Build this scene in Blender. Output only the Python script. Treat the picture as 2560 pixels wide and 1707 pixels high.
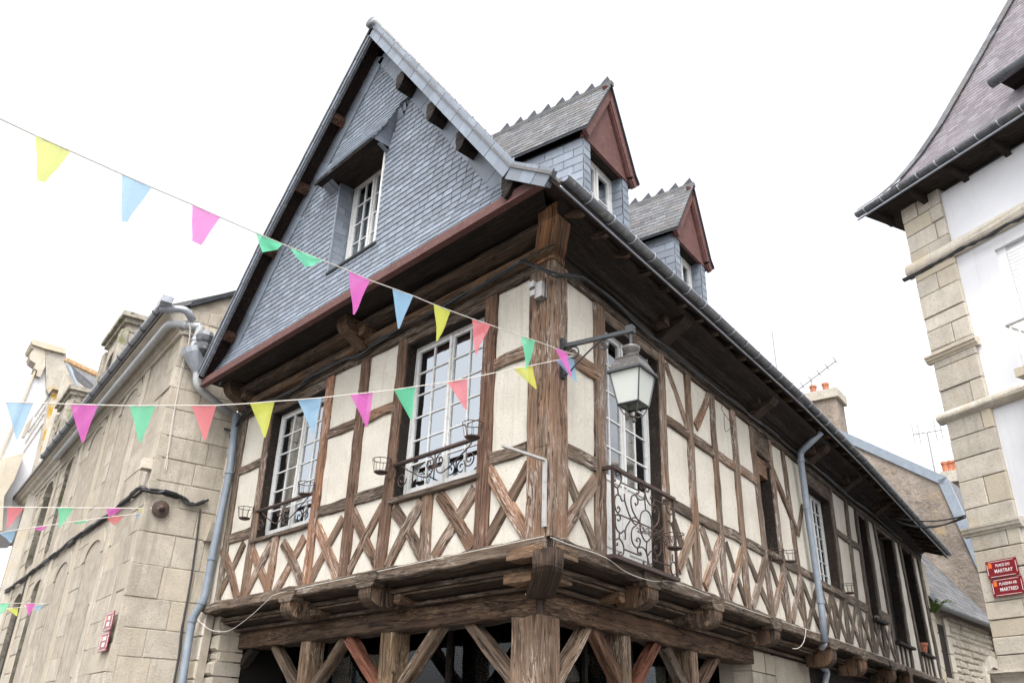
import bpy, bmesh, math, random
from mathutils import Vector, Matrix
random.seed(7)
V = Vector
scene = bpy.context.scene
for o in list(bpy.data.objects):
    bpy.data.objects.remove(o)
# ------------------------------------------------------------------ camera
CAM = V((4.77258, -4.93411, 1.65))
RX = V((0.69125178, 0.72206423, 0.02818212))      # camera right
RY = V((-0.29952615, 0.32180049, -0.89818068))    # camera down
RZ = V((-0.65761316, 0.6124277, 0.43872228))      # camera forward
FPX, CX, CY = 2066.0, 1280.0, 853.5               # photo pixels (2560 x 1707)
cam_d = bpy.data.cameras.new('camera')
cam_d.sensor_width = 36.0
cam_d.lens = FPX / 2560 * 36
cam_d.clip_end = 800
cam = bpy.data.objects.new('camera', cam_d)
cam.matrix_world = Matrix(((RX.x, -RY.x, -RZ.x, CAM.x), (RX.y, -RY.y, -RZ.y, CAM.y),
                           (RX.z, -RY.z, -RZ.z, CAM.z), (0, 0, 0, 1)))
scene.collection.objects.link(cam)
scene.camera = cam
# ------------------------------------------------------------------ sky, sun, exposure
SUN_EL, SUN_AZ = math.radians(58), math.radians(135)
w = bpy.data.worlds.new('World')
scene.world = w
w.use_nodes = True
nt = w.node_tree
bg = nt.nodes['Background']
sky = nt.nodes.new('ShaderNodeTexSky')
sky.sky_type = 'NISHITA'
sky.sun_disc = False
sky.sun_elevation = SUN_EL
sky.sun_rotation = SUN_AZ
sky.air_density = 1.0
sky.dust_density = 4.0
hs = nt.nodes.new('ShaderNodeHueSaturation')
hs.inputs['Saturation'].default_value = 0.13
nt.links.new(sky.outputs[0], hs.inputs['Color'])
nt.links.new(hs.outputs[0], bg.inputs['Color'])
bg.inputs['Strength'].default_value = 0.15
sd = bpy.data.lights.new('sun', 'SUN')
sd.energy = 0.5
sd.angle = math.radians(35)
sd.color = (1, 0.96, 0.9)
sun = bpy.data.objects.new('sun', sd)
sdir = V((math.sin(SUN_AZ) * math.cos(SUN_EL), math.cos(SUN_AZ) * math.cos(SUN_EL), math.sin(SUN_EL)))
sun.rotation_euler = sdir.to_track_quat('Z', 'Y').to_euler()
sun.location = (10, -10, 30)
scene.collection.objects.link(sun)
vs = scene.view_settings
vs.view_transform = 'Standard'
vs.look = 'None'
vs.gamma = 1
vs.exposure = 1.75
vs.use_curve_mapping = False
scene.render.resolution_x, scene.render.resolution_y = 1024, 682

# ------------------------------------------------------------------ geometry helpers
UP = V((0, 0, 1))
CROP = {'3': (480, 900, 3.136), '4': (900, 700, 3.136), '5': (500, 1200, 3.093), '6': (1000, 1150, 2.816),
        '7': (1300, 700, 3.137), '8': (1600, 1150, 2.816), 'A': (800, 40, 2.376), 'B': (480, 450, 2.751),
        'C': (1200, 180, 2.529), 'D': (2100, 0, 3.137), 'E': (2100, 450, 2.85), 'F': (2100, 950, 2.072),
        'G': (1750, 850, 2.852), 'H': (0, 250, 2.412), '1': (0, 640, 2.936), '2': (0, 1174, 2.942),
        'K': (1200, 1300, 6.03), 'L': (2060, 1250, 3.432), 'M': (800, 340, 4.61), 'N': (420, 730, 3.92),
        'O': (0, 830, 3.823), 'Q': (1280, 480, 5.225), 'T': (1400, 800, 5.6), 'Z': (1500, 1140, 4.9),
        'W': (960, 1080, 8.711), '0': (0, 0, 1.0)}


def cp(k, x, y):
    a, b, s = CROP[k]
    return (a + x / s, b + y / s)


def ray(x, y):
    return RX * ((x - CX) / FPX) + RY * ((y - CY) / FPX) + RZ


def at_depth(px, s):
    return CAM + ray(*px) * s


class Fac:
    """A wall frame: u runs along the wall, z up, d out of the wall."""
    def __init__(self, O, e, n):
        self.O, self.e, self.n = V(O), V(e).normalized(), V(n).normalized()

    def p(self, u, z, d=0.0):
        return self.O + self.e * u + self.n * d + UP * z

    def px(self, pt, d=0.0):
        r = ray(*pt)
        s = (d + (self.O - CAM).dot(self.n)) / r.dot(self.n)
        P = CAM + r * s - self.O
        return (P.dot(self.e), P.z)

    def c(self, k, x, y, d=0.0):
        return self.px(cp(k, x, y), d)


ANG = math.radians(100.6)
GB = Fac((0, 0, 0), (-1, 0, 0), (0, -1, 0))                                           # gable front
SD = Fac((0, 0, 0), (math.cos(ANG), math.sin(ANG), 0), (math.sin(ANG), -math.cos(ANG), 0))  # long side


def corner(d1, d2):
    """Plan point at distance d1 in front of the gable and d2 in front of the side wall."""
    y = -d1
    x = (d2 - SD.n.y * y) / SD.n.x
    return V((x, y, 0))


def corner_u(fac, d):
    P = corner(d, d)
    return P.dot(fac.e)


class MB:
    def __init__(self):
        self.v, self.f, self.t, self.r = [], [], [], []

    def add(self, verts, faces, tc=None, rnd=None):
        b = len(self.v)
        self.v += [V(q) for q in verts]
        self.t += [V(q) for q in (tc or verts)]
        self.f += [[b + i for i in q] for q in faces]
        self.r += [rnd if rnd is not None else 0.0] * len(faces)
        return self

    def hexa(self, P, tc=None, rnd=None):
        """8 corners: 4 of one end, 4 of the other."""
        return self.add(P, [(0, 3, 2, 1), (4, 5, 6, 7), (0, 1, 5, 4), (1, 2, 6, 5), (2, 3, 7, 6), (3, 0, 4, 7)], tc, rnd)

    def box(self, fac, u0, u1, z0, z1, d0, d1, rnd=None):
        c = [(u0, z0, d0), (u1, z0, d0), (u1, z1, d0), (u0, z1, d0), (u0, z0, d1), (u1, z0, d1), (u1, z1, d1), (u0, z1, d1)]
        lon = (u1 - u0) >= (z1 - z0)
        return self.hexa([fac.p(*q) for q in c], [((q[0], q[1], q[2]) if lon else (q[1], q[0], q[2])) for q in c], rnd)

    def prism(self, fac, poly, d0, d1, rnd=None, long='u'):
        n = len(poly)
        vs = [fac.p(u, z, d0) for u, z in poly] + [fac.p(u, z, d1) for u, z in poly]
        tc = [(u, z, d0) for u, z in poly] + [(u, z, d1) for u, z in poly]
        if long == 'z':
            tc = [(b, a, c) for a, b, c in tc]
        fs = [list(range(n))[::-1], [n + i for i in range(n)]] + [(i, (i + 1) % n, n + (i + 1) % n, n + i) for i in range(n)]
        return self.add(vs, fs, tc, rnd)

    def tube(self, pts, rad, n=6, cap=True, r2=None):
        pts = [V(q) for q in pts]
        m = len(pts)
        rings, tc, L = [], [], 0.0
        ref = None
        for i, P in enumerate(pts):
            a = pts[max(i - 1, 0)]
            b = pts[min(i + 1, m - 1)]
            T = (b - a)
            if T.length < 1e-9:
                T = V((0, 0, 1))
            T.normalize()
            if ref is None:
                ref = V((0, 0, 1)) if abs(T.z) < 0.9 else V((1, 0, 0))
            X = (ref - T * ref.dot(T))
            if X.length < 1e-6:
                X = V((1, 0, 0)).cross(T)
            X.normalize()
            ref = X
            Y = T.cross(X)
            rr = rad if r2 is None else rad + (r2 - rad) * i / (m - 1)
            if i:
                L += (P - pts[i - 1]).length
            for k in range(n):
                an = 2 * math.pi * k / n
                rings.append(P + X * (rr * math.cos(an)) + Y * (rr * math.sin(an)))
                tc.append((L, an * rr, 0))
        fs = []
        for i in range(m - 1):
            for k in range(n):
                k2 = (k + 1) % n
                fs.append((i * n + k, i * n + k2, (i + 1) * n + k2, (i + 1) * n + k))
        if cap:
            fs.append(list(range(n))[::-1])
            fs.append([(m - 1) * n + k for k in range(n)])
        return self.add(rings, fs, tc)

    def sweep(self, fac, prof, u0, u1, seg=1, miter0=False, miter1=False, jit=0.0, close=True):
        """prof: list of (d, z); extruded along u (mitred at the house corner when asked)."""
        n = len(prof)
        vs, tc = [], []
        for s in range(seg + 1):
            t = s / seg
            for d, z in prof:
                a = corner_u(fac, d) if miter0 else u0
                b = u1
                u = a + (b - a) * t
                j = jit if 0 < s < seg else 0
                vs.append(fac.p(u, z + random.uniform(-j, j), d + random.uniform(-j, j)))
                tc.append((u, z + d, d))
        fs = []
        for s in range(seg):
            for k in range(n if close else n - 1):
                k2 = (k + 1) % n
                fs.append((s * n + k, s * n + k2, (s + 1) * n + k2, (s + 1) * n + k))
        if close:
            fs.append(list(range(n))[::-1])
            fs.append([seg * n + k for k in range(n)])
        return self.add(vs, fs, tc)

    def lathe(self, base, axis, prof, n=12, side=None):
        axis = V(axis).normalized()
        X = V((1, 0, 0)) if abs(axis.x) < 0.9 else V((0, 1, 0))
        X = (X - axis * X.dot(axis)).normalized()
        Y = axis.cross(X)
        vs, fs = [], []
        for r, h in prof:
            for k in range(n):
                a = 2 * math.pi * k / n
                vs.append(V(base) + axis * h + X * (r * math.cos(a)) + Y * (r * math.sin(a)))
        m = len(prof)
        for i in range(m - 1):
            for k in range(n):
                k2 = (k + 1) % n
                fs.append((i * n + k, i * n + k2, (i + 1) * n + k2, (i + 1) * n + k))
        fs.append(list(range(n))[::-1])
        fs.append([(m - 1) * n + k for k in range(n)])
        return self.add(vs, fs)

    def mesh(self, name, mat, smooth=False, fix=True):
        me = bpy.data.meshes.new(name)
        me.from_pydata([tuple(q) for q in self.v], [], self.f)
        if fix:
            bm = bmesh.new()
            bm.from_mesh(me)
            bmesh.ops.recalc_face_normals(bm, faces=bm.faces)
            bm.to_mesh(me)
            bm.free()
        a = me.attributes.new('tc', 'FLOAT_VECTOR', 'POINT')
        a.data.foreach_set('vector', [x for q in self.t for x in q])
        a = me.attributes.new('rnd', 'FLOAT', 'FACE')
        a.data.foreach_set('value', self.r)
        if smooth:
            me.polygons.foreach_set('use_smooth', [True] * len(me.polygons))
        if mat:
            me.materials.append(mat)
        return me


COL = scene.collection


def thing(name, label, cat, loc=(0, 0, 0), group=None):
    o = bpy.data.objects.new(name, None)
    o.empty_display_size = 0.1
    COL.objects.link(o)
    o.location = loc
    tag(o, label, cat, group)
    return o


def tag(o, label, cat, group=None):
    o['label'] = label
    o['category'] = cat
    if group:
        o['group'] = group
    return o


def world_loc(o):
    L = V((0, 0, 0))
    while o is not None:
        L = L + o.location
        o = o.parent
    return L


def obj(name, mb, mat, parent=None, smooth=False, kind=None, label=None, color=None, matrix=None):
    """One mesh object; vertices are given in world space."""
    me = mb.mesh(name, mat, smooth) if isinstance(mb, MB) else mb
    o = bpy.data.objects.new(name, me)
    COL.objects.link(o)
    if parent is not None:
        o.parent = parent
        if matrix is None and isinstance(mb, MB):
            o.location = -world_loc(parent)
    if matrix is not None:
        o.matrix_basis = Matrix.Translation(-world_loc(parent)) @ matrix if parent is not None else matrix
    if kind:
        o['kind'] = kind
    if label:
        o['label'] = label
    if color:
        o.color = (*color, 1)
    return o


def recentre(o):
    """Move a top-level mesh's origin to the middle of its bounds."""
    me = o.data
    P = [v.co for v in me.vertices]
    c = V((sum(p.x for p in P) / len(P), sum(p.y for p in P) / len(P), min(p.z for p in P)))
    me.transform(Matrix.Translation(-c))
    o.location = c
    return o


# ------------------------------------------------------------------ materials
def newmat(name):
    m = bpy.data.materials.new(name)
    m.use_nodes = True
    n = m.node_tree
    b = n.nodes['Principled BSDF']
    return m, n, b


def node(n, t, **kw):
    x = n.nodes.new(t)
    for k, v in kw.items():
        if k in x.inputs.keys() if hasattr(x.inputs, 'keys') else False:
            x.inputs[k].default_value = v
        else:
            setattr(x, k, v)
    return x


def mixc(n, fac, a, b, mode='MIX'):
    x = n.nodes.new('ShaderNodeMix')
    x.data_type = 'RGBA'
    x.blend_type = mode
    for i, val in ((0, fac), (6, a), (7, b)):
        if isinstance(val, (int, float)):
            x.inputs[i].default_value = val
        elif isinstance(val, tuple):
            x.inputs[i].default_value = (*val, 1) if len(val) == 3 else val
        else:
            n.links.new(val, x.inputs[i])
    return x.outputs[2]


def math_(n, op, a, b=0.0, c=0.0, clamp=False):
    x = n.nodes.new('ShaderNodeMath')
    x.operation = op
    x.use_clamp = clamp
    for i, val in enumerate((a, b, c)):
        if isinstance(val, (int, float)):
            x.inputs[i].default_value = val
        else:
            n.links.new(val, x.inputs[i])
    return x.outputs[0]


def ramp(n, fac, stops):
    x = n.nodes.new('ShaderNodeValToRGB')
    el = x.color_ramp.elements
    while len(el) > 1:
        el.remove(el[-1])
    for i, (p, c) in enumerate(stops):
        e = el[0] if i == 0 else el.new(p)
        e.position = p
        e.color = (*c, 1) if len(c) == 3 else c
    n.links.new(fac, x.inputs[0])
    return x.outputs[0]


def coords(n, kind='pos', scale=(1, 1, 1)):
    if kind == 'tc':
        a = n.nodes.new('ShaderNodeAttribute')
        a.attribute_name = 'tc'
        src = a.outputs['Vector']
        oi = n.nodes.new('ShaderNodeObjectInfo')
        ad = n.nodes.new('ShaderNodeVectorMath')
        ad.operation = 'MULTIPLY_ADD'
        cb = n.nodes.new('ShaderNodeCombineXYZ')
        n.links.new(oi.outputs['Random'], cb.inputs[0])
        n.links.new(oi.outputs['Random'], cb.inputs[1])
        ad.inputs[1].default_value = (37, 11, 0)
        n.links.new(cb.outputs[0], ad.inputs[0])
        n.links.new(src, ad.inputs[2])
        src = ad.outputs[0]
    else:
        g = n.nodes.new('ShaderNodeNewGeometry')
        src = g.outputs['Position']
    mp = n.nodes.new('ShaderNodeVectorMath')
    mp.operation = 'MULTIPLY'
    mp.inputs[1].default_value = scale
    n.links.new(src, mp.inputs[0])
    return mp.outputs[0]


def noise(n, vec, scale=5, detail=4, rough=0.55, dist=0.0):
    x = n.nodes.new('ShaderNodeTexNoise')
    x.inputs['Scale'].default_value = scale
    x.inputs['Detail'].default_value = detail
    x.inputs['Roughness'].default_value = rough
    x.inputs['Distortion'].default_value = dist
    n.links.new(vec, x.inputs['Vector'])
    return x.outputs['Fac']


def bump(n, b, h, strength=0.3, dist=0.02):
    x = n.nodes.new('ShaderNodeBump')
    x.inputs['Strength'].default_value = strength
    x.inputs['Distance'].default_value = dist
    n.links.new(h, x.inputs['Height'])
    n.links.new(x.outputs[0], b.inputs['Normal'])


def oinfo(n, what):
    x = n.nodes.new('ShaderNodeObjectInfo')
    return x.outputs[what]


def rnd_attr(n):
    a = n.nodes.new('ShaderNodeAttribute')
    a.attribute_name = 'rnd'
    return math_(n, 'FRACT', math_(n, 'ADD', a.outputs['Fac'], oinfo(n, 'Random')))


def mat_wood(name, dark, mid, light, flake, flake_amt, orange=None, rough=0.85, spread=0.3):
    m, n, b = newmat(name)
    g = noise(n, coords(n, 'tc', (3.0, 34, 34)), 1, 7, 0.65, 0.4)
    pa = noise(n, coords(n, 'tc', (1.3, 4, 4)), 1, 4, 0.6)
    col = ramp(n, g, [(0.28, dark), (0.5, mid), (0.75, light)])
    if orange:
        f = math_(n, 'MULTIPLY', ramp(n, pa, [(0.42, (0, 0, 0)), (0.62, (1, 1, 1))]),
                  ramp(n, oinfo(n, 'Random'), [(0.2, (0.15,) * 3), (0.9, (0.85,) * 3)]))
        col = mixc(n, f, col, mixc(n, g, tuple(x * 0.55 for x in orange), tuple(x * 1.3 for x in orange)))
    fl = noise(n, coords(n, 'tc', (9, 70, 70)), 1, 6, 0.7, 0.6)
    pb = noise(n, coords(n, 'tc', (0.8, 2.5, 2.5)), 1.7, 5, 0.65)
    fm = math_(n, 'MULTIPLY', ramp(n, fl, [(0.5, (0, 0, 0)), (0.58, (1, 1, 1))]), ramp(n, pb, [(0.46, (0, 0, 0)), (0.62, (1, 1, 1))]))
    fm = math_(n, 'MULTIPLY', fm, flake_amt)
    col = mixc(n, fm, col, flake)
    cr = noise(n, coords(n, 'tc', (0.9, 15, 15)), 1, 3, 0.5, 0.8)
    cm = ramp(n, math_(n, 'ABSOLUTE', math_(n, 'SUBTRACT', cr, 0.5)), [(0.006, (1, 1, 1)), (0.02, (0, 0, 0))])
    col = mixc(n, math_(n, 'MULTIPLY', cm, 0.8), col, tuple(x * 0.35 for x in dark))
    br = math_(n, 'MULTIPLY_ADD', oinfo(n, 'Random'), spread, 1 - spread / 2)
    bv = n.nodes.new('ShaderNodeCombineColor')
    for i in range(3):
        n.links.new(br, bv.inputs[i])
    col = mixc(n, 1.0, col, bv.outputs[0], 'MULTIPLY')
    col = mixc(n, 1.0, col, oinfo(n, 'Color'), 'MULTIPLY')
    n.links.new(col, b.inputs['Base Color'])
    b.inputs['Roughness'].default_value = rough
    b.inputs['Specular IOR Level'].default_value = 0.25
    h = math_(n, 'SUBTRACT', math_(n, 'MULTIPLY_ADD', fm, 0.3, g), math_(n, 'MULTIPLY', cm, 1.2))
    bump(n, b, h, 0.55, 0.012)
    return m


def mat_mottled(name, c0, c1, scale=3, rough=0.85, speck=None, speck_scale=60, bump_s=0.3, bump_scale=90, vary=0.0,
                patch=None, patch_scale=2.0, patch_lo=0.55, patch_hi=0.68, spec=0.3, metal=0.0, bdist=0.01, streak=None, tint=None):
    m, n, b = newmat(name)
    P = coords(n, 'pos')
    a = noise(n, P, scale, 5, 0.6)
    col = ramp(n, a, [(0.3, c0), (0.7, c1)])
    if streak:
        s = noise(n, coords(n, 'pos', (9, 9, 0.7)), 1.2, 5, 0.65)
        col = mixc(n, math_(n, 'MULTIPLY', ramp(n, s, [(0.52, (0, 0, 0)), (0.75, (1, 1, 1))]), streak[1]), col, streak[0])
    if patch:
        p = noise(n, P, patch_scale, 6, 0.65)
        col = mixc(n, ramp(n, p, [(patch_lo, (0, 0, 0)), (patch_hi, (1, 1, 1))]), col, patch)
    if speck:
        s = noise(n, P, speck_scale, 3, 0.6)
        col = mixc(n, ramp(n, s, [(0.56, (0, 0, 0)), (0.68, (1, 1, 1))]), col, speck)
    if vary:
        r = rnd_attr(n)
        k = math_(n, 'MULTIPLY_ADD', r, vary, 1 - vary / 2)
        bv = n.nodes.new('ShaderNodeCombineColor')
        for i in range(3):
            n.links.new(k, bv.inputs[i])
        col = mixc(n, 1.0, col, bv.outputs[0], 'MULTIPLY')
        if tint:
            r2 = math_(n, 'FRACT', math_(n, 'MULTIPLY', r, 7.31))
            col = mixc(n, math_(n, 'MULTIPLY', ramp(n, r2, [(0.5, (0, 0, 0)), (1, (1, 1, 1))]), 0.6), col, tint)
    col = mixc(n, 1.0, col, oinfo(n, 'Color'), 'MULTIPLY')
    n.links.new(col, b.inputs['Base Color'])
    b.inputs['Roughness'].default_value = rough
    b.inputs['Specular IOR Level'].default_value = spec
    b.inputs['Metallic'].default_value = metal
    if bump_s:
        bump(n, b, noise(n, P, bump_scale, 5, 0.65), bump_s, bdist)
    return m


def mat_plain(name, col, rough=0.5, metal=0.0, spec=0.5, wear=None):
    m, n, b = newmat(name)
    P = coords(n, 'pos')
    a = noise(n, P, 14, 4, 0.6)
    c = mixc(n, a, tuple(x * 0.82 for x in col), tuple(min(1, x * 1.12) for x in col))
    if wear:
        s = noise(n, P, 25, 6, 0.7)
        c = mixc(n, ramp(n, s, [(0.56, (0, 0, 0)), (0.64, (1, 1, 1))]), c, wear)
    n.links.new(c, b.inputs['Base Color'])
    b.inputs['Roughness'].default_value = rough
    b.inputs['Metallic'].default_value = metal
    b.inputs['Specular IOR Level'].default_value = spec
    return m


M = {}
M['wood'] = mat_wood('weathered_oak', (0.032, 0.022, 0.016), (0.125, 0.084, 0.058), (0.225, 0.163, 0.12), (0.4, 0.345, 0.305), 0.95, (0.175, 0.095, 0.056), spread=0.6)
M['wood_grey'] = mat_wood('grey_oak', (0.025, 0.018, 0.014), (0.1, 0.072, 0.052), (0.19, 0.15, 0.117), (0.36, 0.315, 0.275), 0.8, spread=0.55)
M['wood_dark'] = mat_wood('dark_and_shaded_oak', (0.006, 0.0045, 0.0035), (0.018, 0.013, 0.0105), (0.042, 0.031, 0.024), (0.12, 0.09, 0.07), 0.3)  # dark wood; on eaves, jetty and reveals shade is put into the colour
M['wood_carved'] = mat_wood('carved_oak', (0.012, 0.009, 0.007), (0.052, 0.038, 0.029), (0.125, 0.094, 0.072), (0.26, 0.2, 0.15), 0.55, (0.14, 0.08, 0.045), spread=0.4)
M['plaster'] = mat_mottled('cream_plaster', (0.47, 0.44, 0.38), (0.59, 0.555, 0.492), 1.5, 0.95, (0.43, 0.39, 0.33), 30, 0.7, 70, 0.06,
                           streak=((0.3, 0.265, 0.21), 0.5), spec=0.1, bdist=0.012)
M['slate'] = mat_mottled('blue_slate', (0.155, 0.183, 0.225), (0.20, 0.23, 0.275), 9, 0.5, None, 60, 0.12, 60, 0.4, spec=0.5, tint=(0.135, 0.15, 0.17), streak=((0.12, 0.135, 0.15), 0.4))
M['roof_slate'] = mat_mottled('weathered_slate', (0.07, 0.073, 0.08), (0.135, 0.138, 0.148), 7, 0.65, (0.19, 0.187, 0.18), 30, 0.3, 50, 0.6, spec=0.3, tint=(0.125, 0.11, 0.10))
M['purple_slate'] = mat_mottled('purple_slate', (0.115, 0.1, 0.115), (0.2, 0.18, 0.2), 7, 0.5, (0.26, 0.245, 0.24), 40, 0.3, 50, 0.5, spec=0.5, tint=(0.13, 0.105, 0.105))
M['slate_dark'] = mat_mottled('slate_underlay', (0.02, 0.022, 0.026), (0.035, 0.038, 0.045), 9, 0.8)
M['zinc'] = mat_mottled('zinc', (0.24, 0.26, 0.29), (0.38, 0.40, 0.44), 6, 0.42, None, 60, 0.05, 30, 0.08, spec=0.5, metal=0.35)
M['zinc_dark'] = mat_mottled('tarnished_zinc', (0.075, 0.08, 0.088), (0.15, 0.157, 0.165), 8, 0.5, (0.22, 0.22, 0.22), 20, 0.1, 30, 0.08, spec=0.5, metal=0.3)
M['pipe'] = mat_mottled('blue_grey_pipe', (0.15, 0.18, 0.215), (0.21, 0.245, 0.29), 5, 0.45, (0.22, 0.24, 0.26), 18, 0.05, 30, 0.05, spec=0.5)
M['pipe_grey'] = mat_mottled('grey_pipe', (0.3, 0.31, 0.32), (0.4, 0.41, 0.42), 5, 0.45, (0.3, 0.3, 0.29), 14, 0.05, 30, 0.05, spec=0.5)
M['redpaint'] = mat_mottled('oxblood_paint', (0.085, 0.038, 0.034), (0.135, 0.062, 0.055), 7, 0.7, (0.155, 0.085, 0.077), 26, 0.15, 60, 0.05,
                            patch=(0.07, 0.03, 0.028), patch_scale=3.5, patch_lo=0.5, patch_hi=0.75)
M['granite'] = mat_mottled('granite', (0.33, 0.295, 0.243), (0.46, 0.412, 0.345), 3.5, 0.92, (0.3, 0.265, 0.22), 30, 0.7, 45, 0.2,
                           patch=(0.25, 0.22, 0.18), patch_scale=0.9, patch_lo=0.5, patch_hi=0.85, streak=((0.17, 0.155, 0.13), 0.7), tint=(0.42, 0.365, 0.285), bdist=0.015, spec=0.15)
M['granite_pale'] = mat_mottled('pale_granite', (0.4, 0.365, 0.31), (0.54, 0.495, 0.425), 3.5, 0.92, (0.36, 0.32, 0.27), 30, 0.65, 45, 0.22,
                                patch=(0.47, 0.39, 0.27), patch_scale=1.3, streak=((0.24, 0.22, 0.185), 0.5), tint=(0.52, 0.44, 0.32), bdist=0.015, spec=0.15)
M['mortar'] = mat_mottled('mortar', (0.27, 0.235, 0.19), (0.4, 0.355, 0.295), 6, 0.95, None, 60, 0.6, 60, spec=0.1)
M['lichen_stone'] = mat_mottled('lichen_stone', (0.34, 0.315, 0.27), (0.46, 0.425, 0.37), 3, 0.95, (0.28, 0.25, 0.2), 14, 0.6, 30, 0.1,
                                patch=(0.42, 0.28, 0.08), patch_scale=0.8, patch_lo=0.56, patch_hi=0.72, spec=0.1)
M['lichen_gold'] = mat_mottled('golden_lichen', (0.36, 0.21, 0.03), (0.5, 0.33, 0.08), 9, 0.95, (0.45, 0.4, 0.32), 8, 0.6, 30, 0.0, patch=(0.5, 0.46, 0.38), patch_scale=2.5, patch_lo=0.45, patch_hi=0.55, spec=0.1)
M['mossy_stone'] = mat_mottled('mossy_stone', (0.2, 0.18, 0.15), (0.42, 0.38, 0.32), 4, 0.95, (0.1, 0.1, 0.08), 14, 0.6, 50, 0.2,
                               patch=(0.14, 0.15, 0.06), patch_scale=3, spec=0.1)
M['render_rough'] = mat_mottled('stained_render', (0.12, 0.1, 0.085), (0.33, 0.28, 0.235), 0.75, 0.95, (0.16, 0.135, 0.11), 5, 1.0, 9, 0.0,
                                patch=(0.33, 0.25, 0.15), patch_scale=1.3, patch_lo=0.58, patch_hi=0.75, streak=((0.1, 0.085, 0.07), 0.5), spec=0.1, bdist=0.05)
M['render_white'] = mat_mottled('white_render', (0.62, 0.625, 0.65), (0.7, 0.705, 0.73), 1.2, 0.9, None, 60, 0.25, 50, spec=0.15, streak=((0.5, 0.5, 0.5), 0.35))
M['white_paint'] = mat_plain('white_paint', (0.6, 0.6, 0.59), 0.5, 0, 0.4, (0.42, 0.39, 0.36))
M['white_clean'] = mat_plain('white_lacquer', (0.8, 0.8, 0.8), 0.4)
M['iron'] = mat_plain('rusty_iron', (0.055, 0.036, 0.03), 0.6, 0.2, 0.4, (0.12, 0.055, 0.035))
M['iron_black'] = mat_plain('black_iron', (0.045, 0.048, 0.052), 0.4, 0.3, 0.5)
M['lampmetal'] = mat_plain('lamp_copper', (0.1, 0.095, 0.092), 0.4, 0.4, 0.5, (0.22, 0.195, 0.19))
M['cable'] = mat_plain('black_cable', (0.018, 0.018, 0.02), 0.55)
M['cord'] = mat_plain('white_cord', (0.55, 0.52, 0.47), 0.7)
M['aerial'] = mat_plain('aerial_metal', (0.3, 0.3, 0.31), 0.5, 0.3)
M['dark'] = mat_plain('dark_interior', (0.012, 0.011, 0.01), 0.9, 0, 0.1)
M['aluminium'] = mat_plain('aluminium', (0.42, 0.41, 0.4), 0.45, 0.3, 0.5, (0.3, 0.28, 0.25))
M['terracotta'] = mat_mottled('terracotta', (0.3, 0.1, 0.055), (0.4, 0.16, 0.09), 9, 0.85, (0.6, 0.35, 0.22), 20, 0.2, 50, 0.2)
M['curtain'] = mat_plain('net_curtain', (0.74, 0.74, 0.73), 0.9, 0, 0.1)
M['signred'] = mat_plain('enamel_red', (0.2, 0.012, 0.02), 0.3, 0, 0.4)
M['signwhite'] = mat_plain('enamel_white', (0.8, 0.74, 0.74), 0.3)
M['signorange'] = mat_plain('enamel_orange', (0.75, 0.17, 0.04), 0.3)
M['leaf'] = mat_plain('fern_leaf', (0.09, 0.15, 0.03), 0.6)
M['paving'] = mat_mottled('paving', (0.09, 0.085, 0.08), (0.14, 0.13, 0.12), 1.2, 0.9, (0.07, 0.07, 0.065), 20, 0.4, 30, 0)

m, n, b = newmat('window_glass')
b.inputs['Base Color'].default_value = (0.03, 0.035, 0.04, 1)
tr = n.nodes.new('ShaderNodeBsdfTransparent')
tr.inputs[0].default_value = (0.85, 0.9, 0.9, 1)
gl = n.nodes.new('ShaderNodeBsdfGlossy')
gl.inputs['Roughness'].default_value = 0.03
gl.inputs['Color'].default_value = (0.9, 0.95, 1, 1)
fr = n.nodes.new('ShaderNodeFresnel')
fr.inputs['IOR'].default_value = 5.0
nb = n.nodes.new('ShaderNodeBump')
nb.inputs['Strength'].default_value = 0.05
nb.inputs['Distance'].default_value = 0.02
n.links.new(noise(n, coords(n, 'pos'), 3.0, 2), nb.inputs['Height'])
n.links.new(nb.outputs[0], gl.inputs['Normal'])
mx = n.nodes.new('ShaderNodeMixShader')
n.links.new(fr.outputs[0], mx.inputs[0])
n.links.new(tr.outputs[0], mx.inputs[1])
n.links.new(gl.outputs[0], mx.inputs[2])
n.links.new(mx.outputs[0], n.nodes['Material Output'].inputs[0])
M['glass'] = m
M['shop_glass'] = m.copy()
for q in M['shop_glass'].node_tree.nodes:
    if q.type == 'FRESNEL':
        q.inputs['IOR'].default_value = 1.4

m, n, b = newmat('milk_glass')
b.inputs['Base Color'].default_value = (0.5, 0.525, 0.485, 1)
b.inputs['Roughness'].default_value = 0.35
b.inputs['Subsurface Weight'].default_value = 0.0
b.inputs['Transmission Weight'].default_value = 0.15
M['milk'] = m


def mat_cloth(name, col):
    m, n, b = newmat(name)
    g = noise(n, coords(n, 'pos'), 40, 3)
    c = mixc(n, g, tuple(x * 0.92 for x in col), tuple(min(1, x * 1.05) for x in col))
    df = n.nodes.new('ShaderNodeBsdfDiffuse')
    tl = n.nodes.new('ShaderNodeBsdfTranslucent')
    n.links.new(c, df.inputs[0])
    n.links.new(c, tl.inputs[0])
    mx = n.nodes.new('ShaderNodeMixShader')
    mx.inputs[0].default_value = 0.58
    n.links.new(df.outputs[0], mx.inputs[1])
    n.links.new(tl.outputs[0], mx.inputs[2])
    tp = n.nodes.new('ShaderNodeBsdfTransparent')          # transparency put in to imitate glare over flags against the sky
    m2 = n.nodes.new('ShaderNodeMixShader')
    wv = noise(n, coords(n, 'pos'), 220, 2)
    n.links.new(math_(n, 'MULTIPLY_ADD', wv, 0.16, 0.1), m2.inputs[0])
    n.links.new(mx.outputs[0], m2.inputs[1])
    n.links.new(tp.outputs[0], m2.inputs[2])
    n.links.new(m2.outputs[0], n.nodes['Material Output'].inputs[0])
    return m


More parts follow.
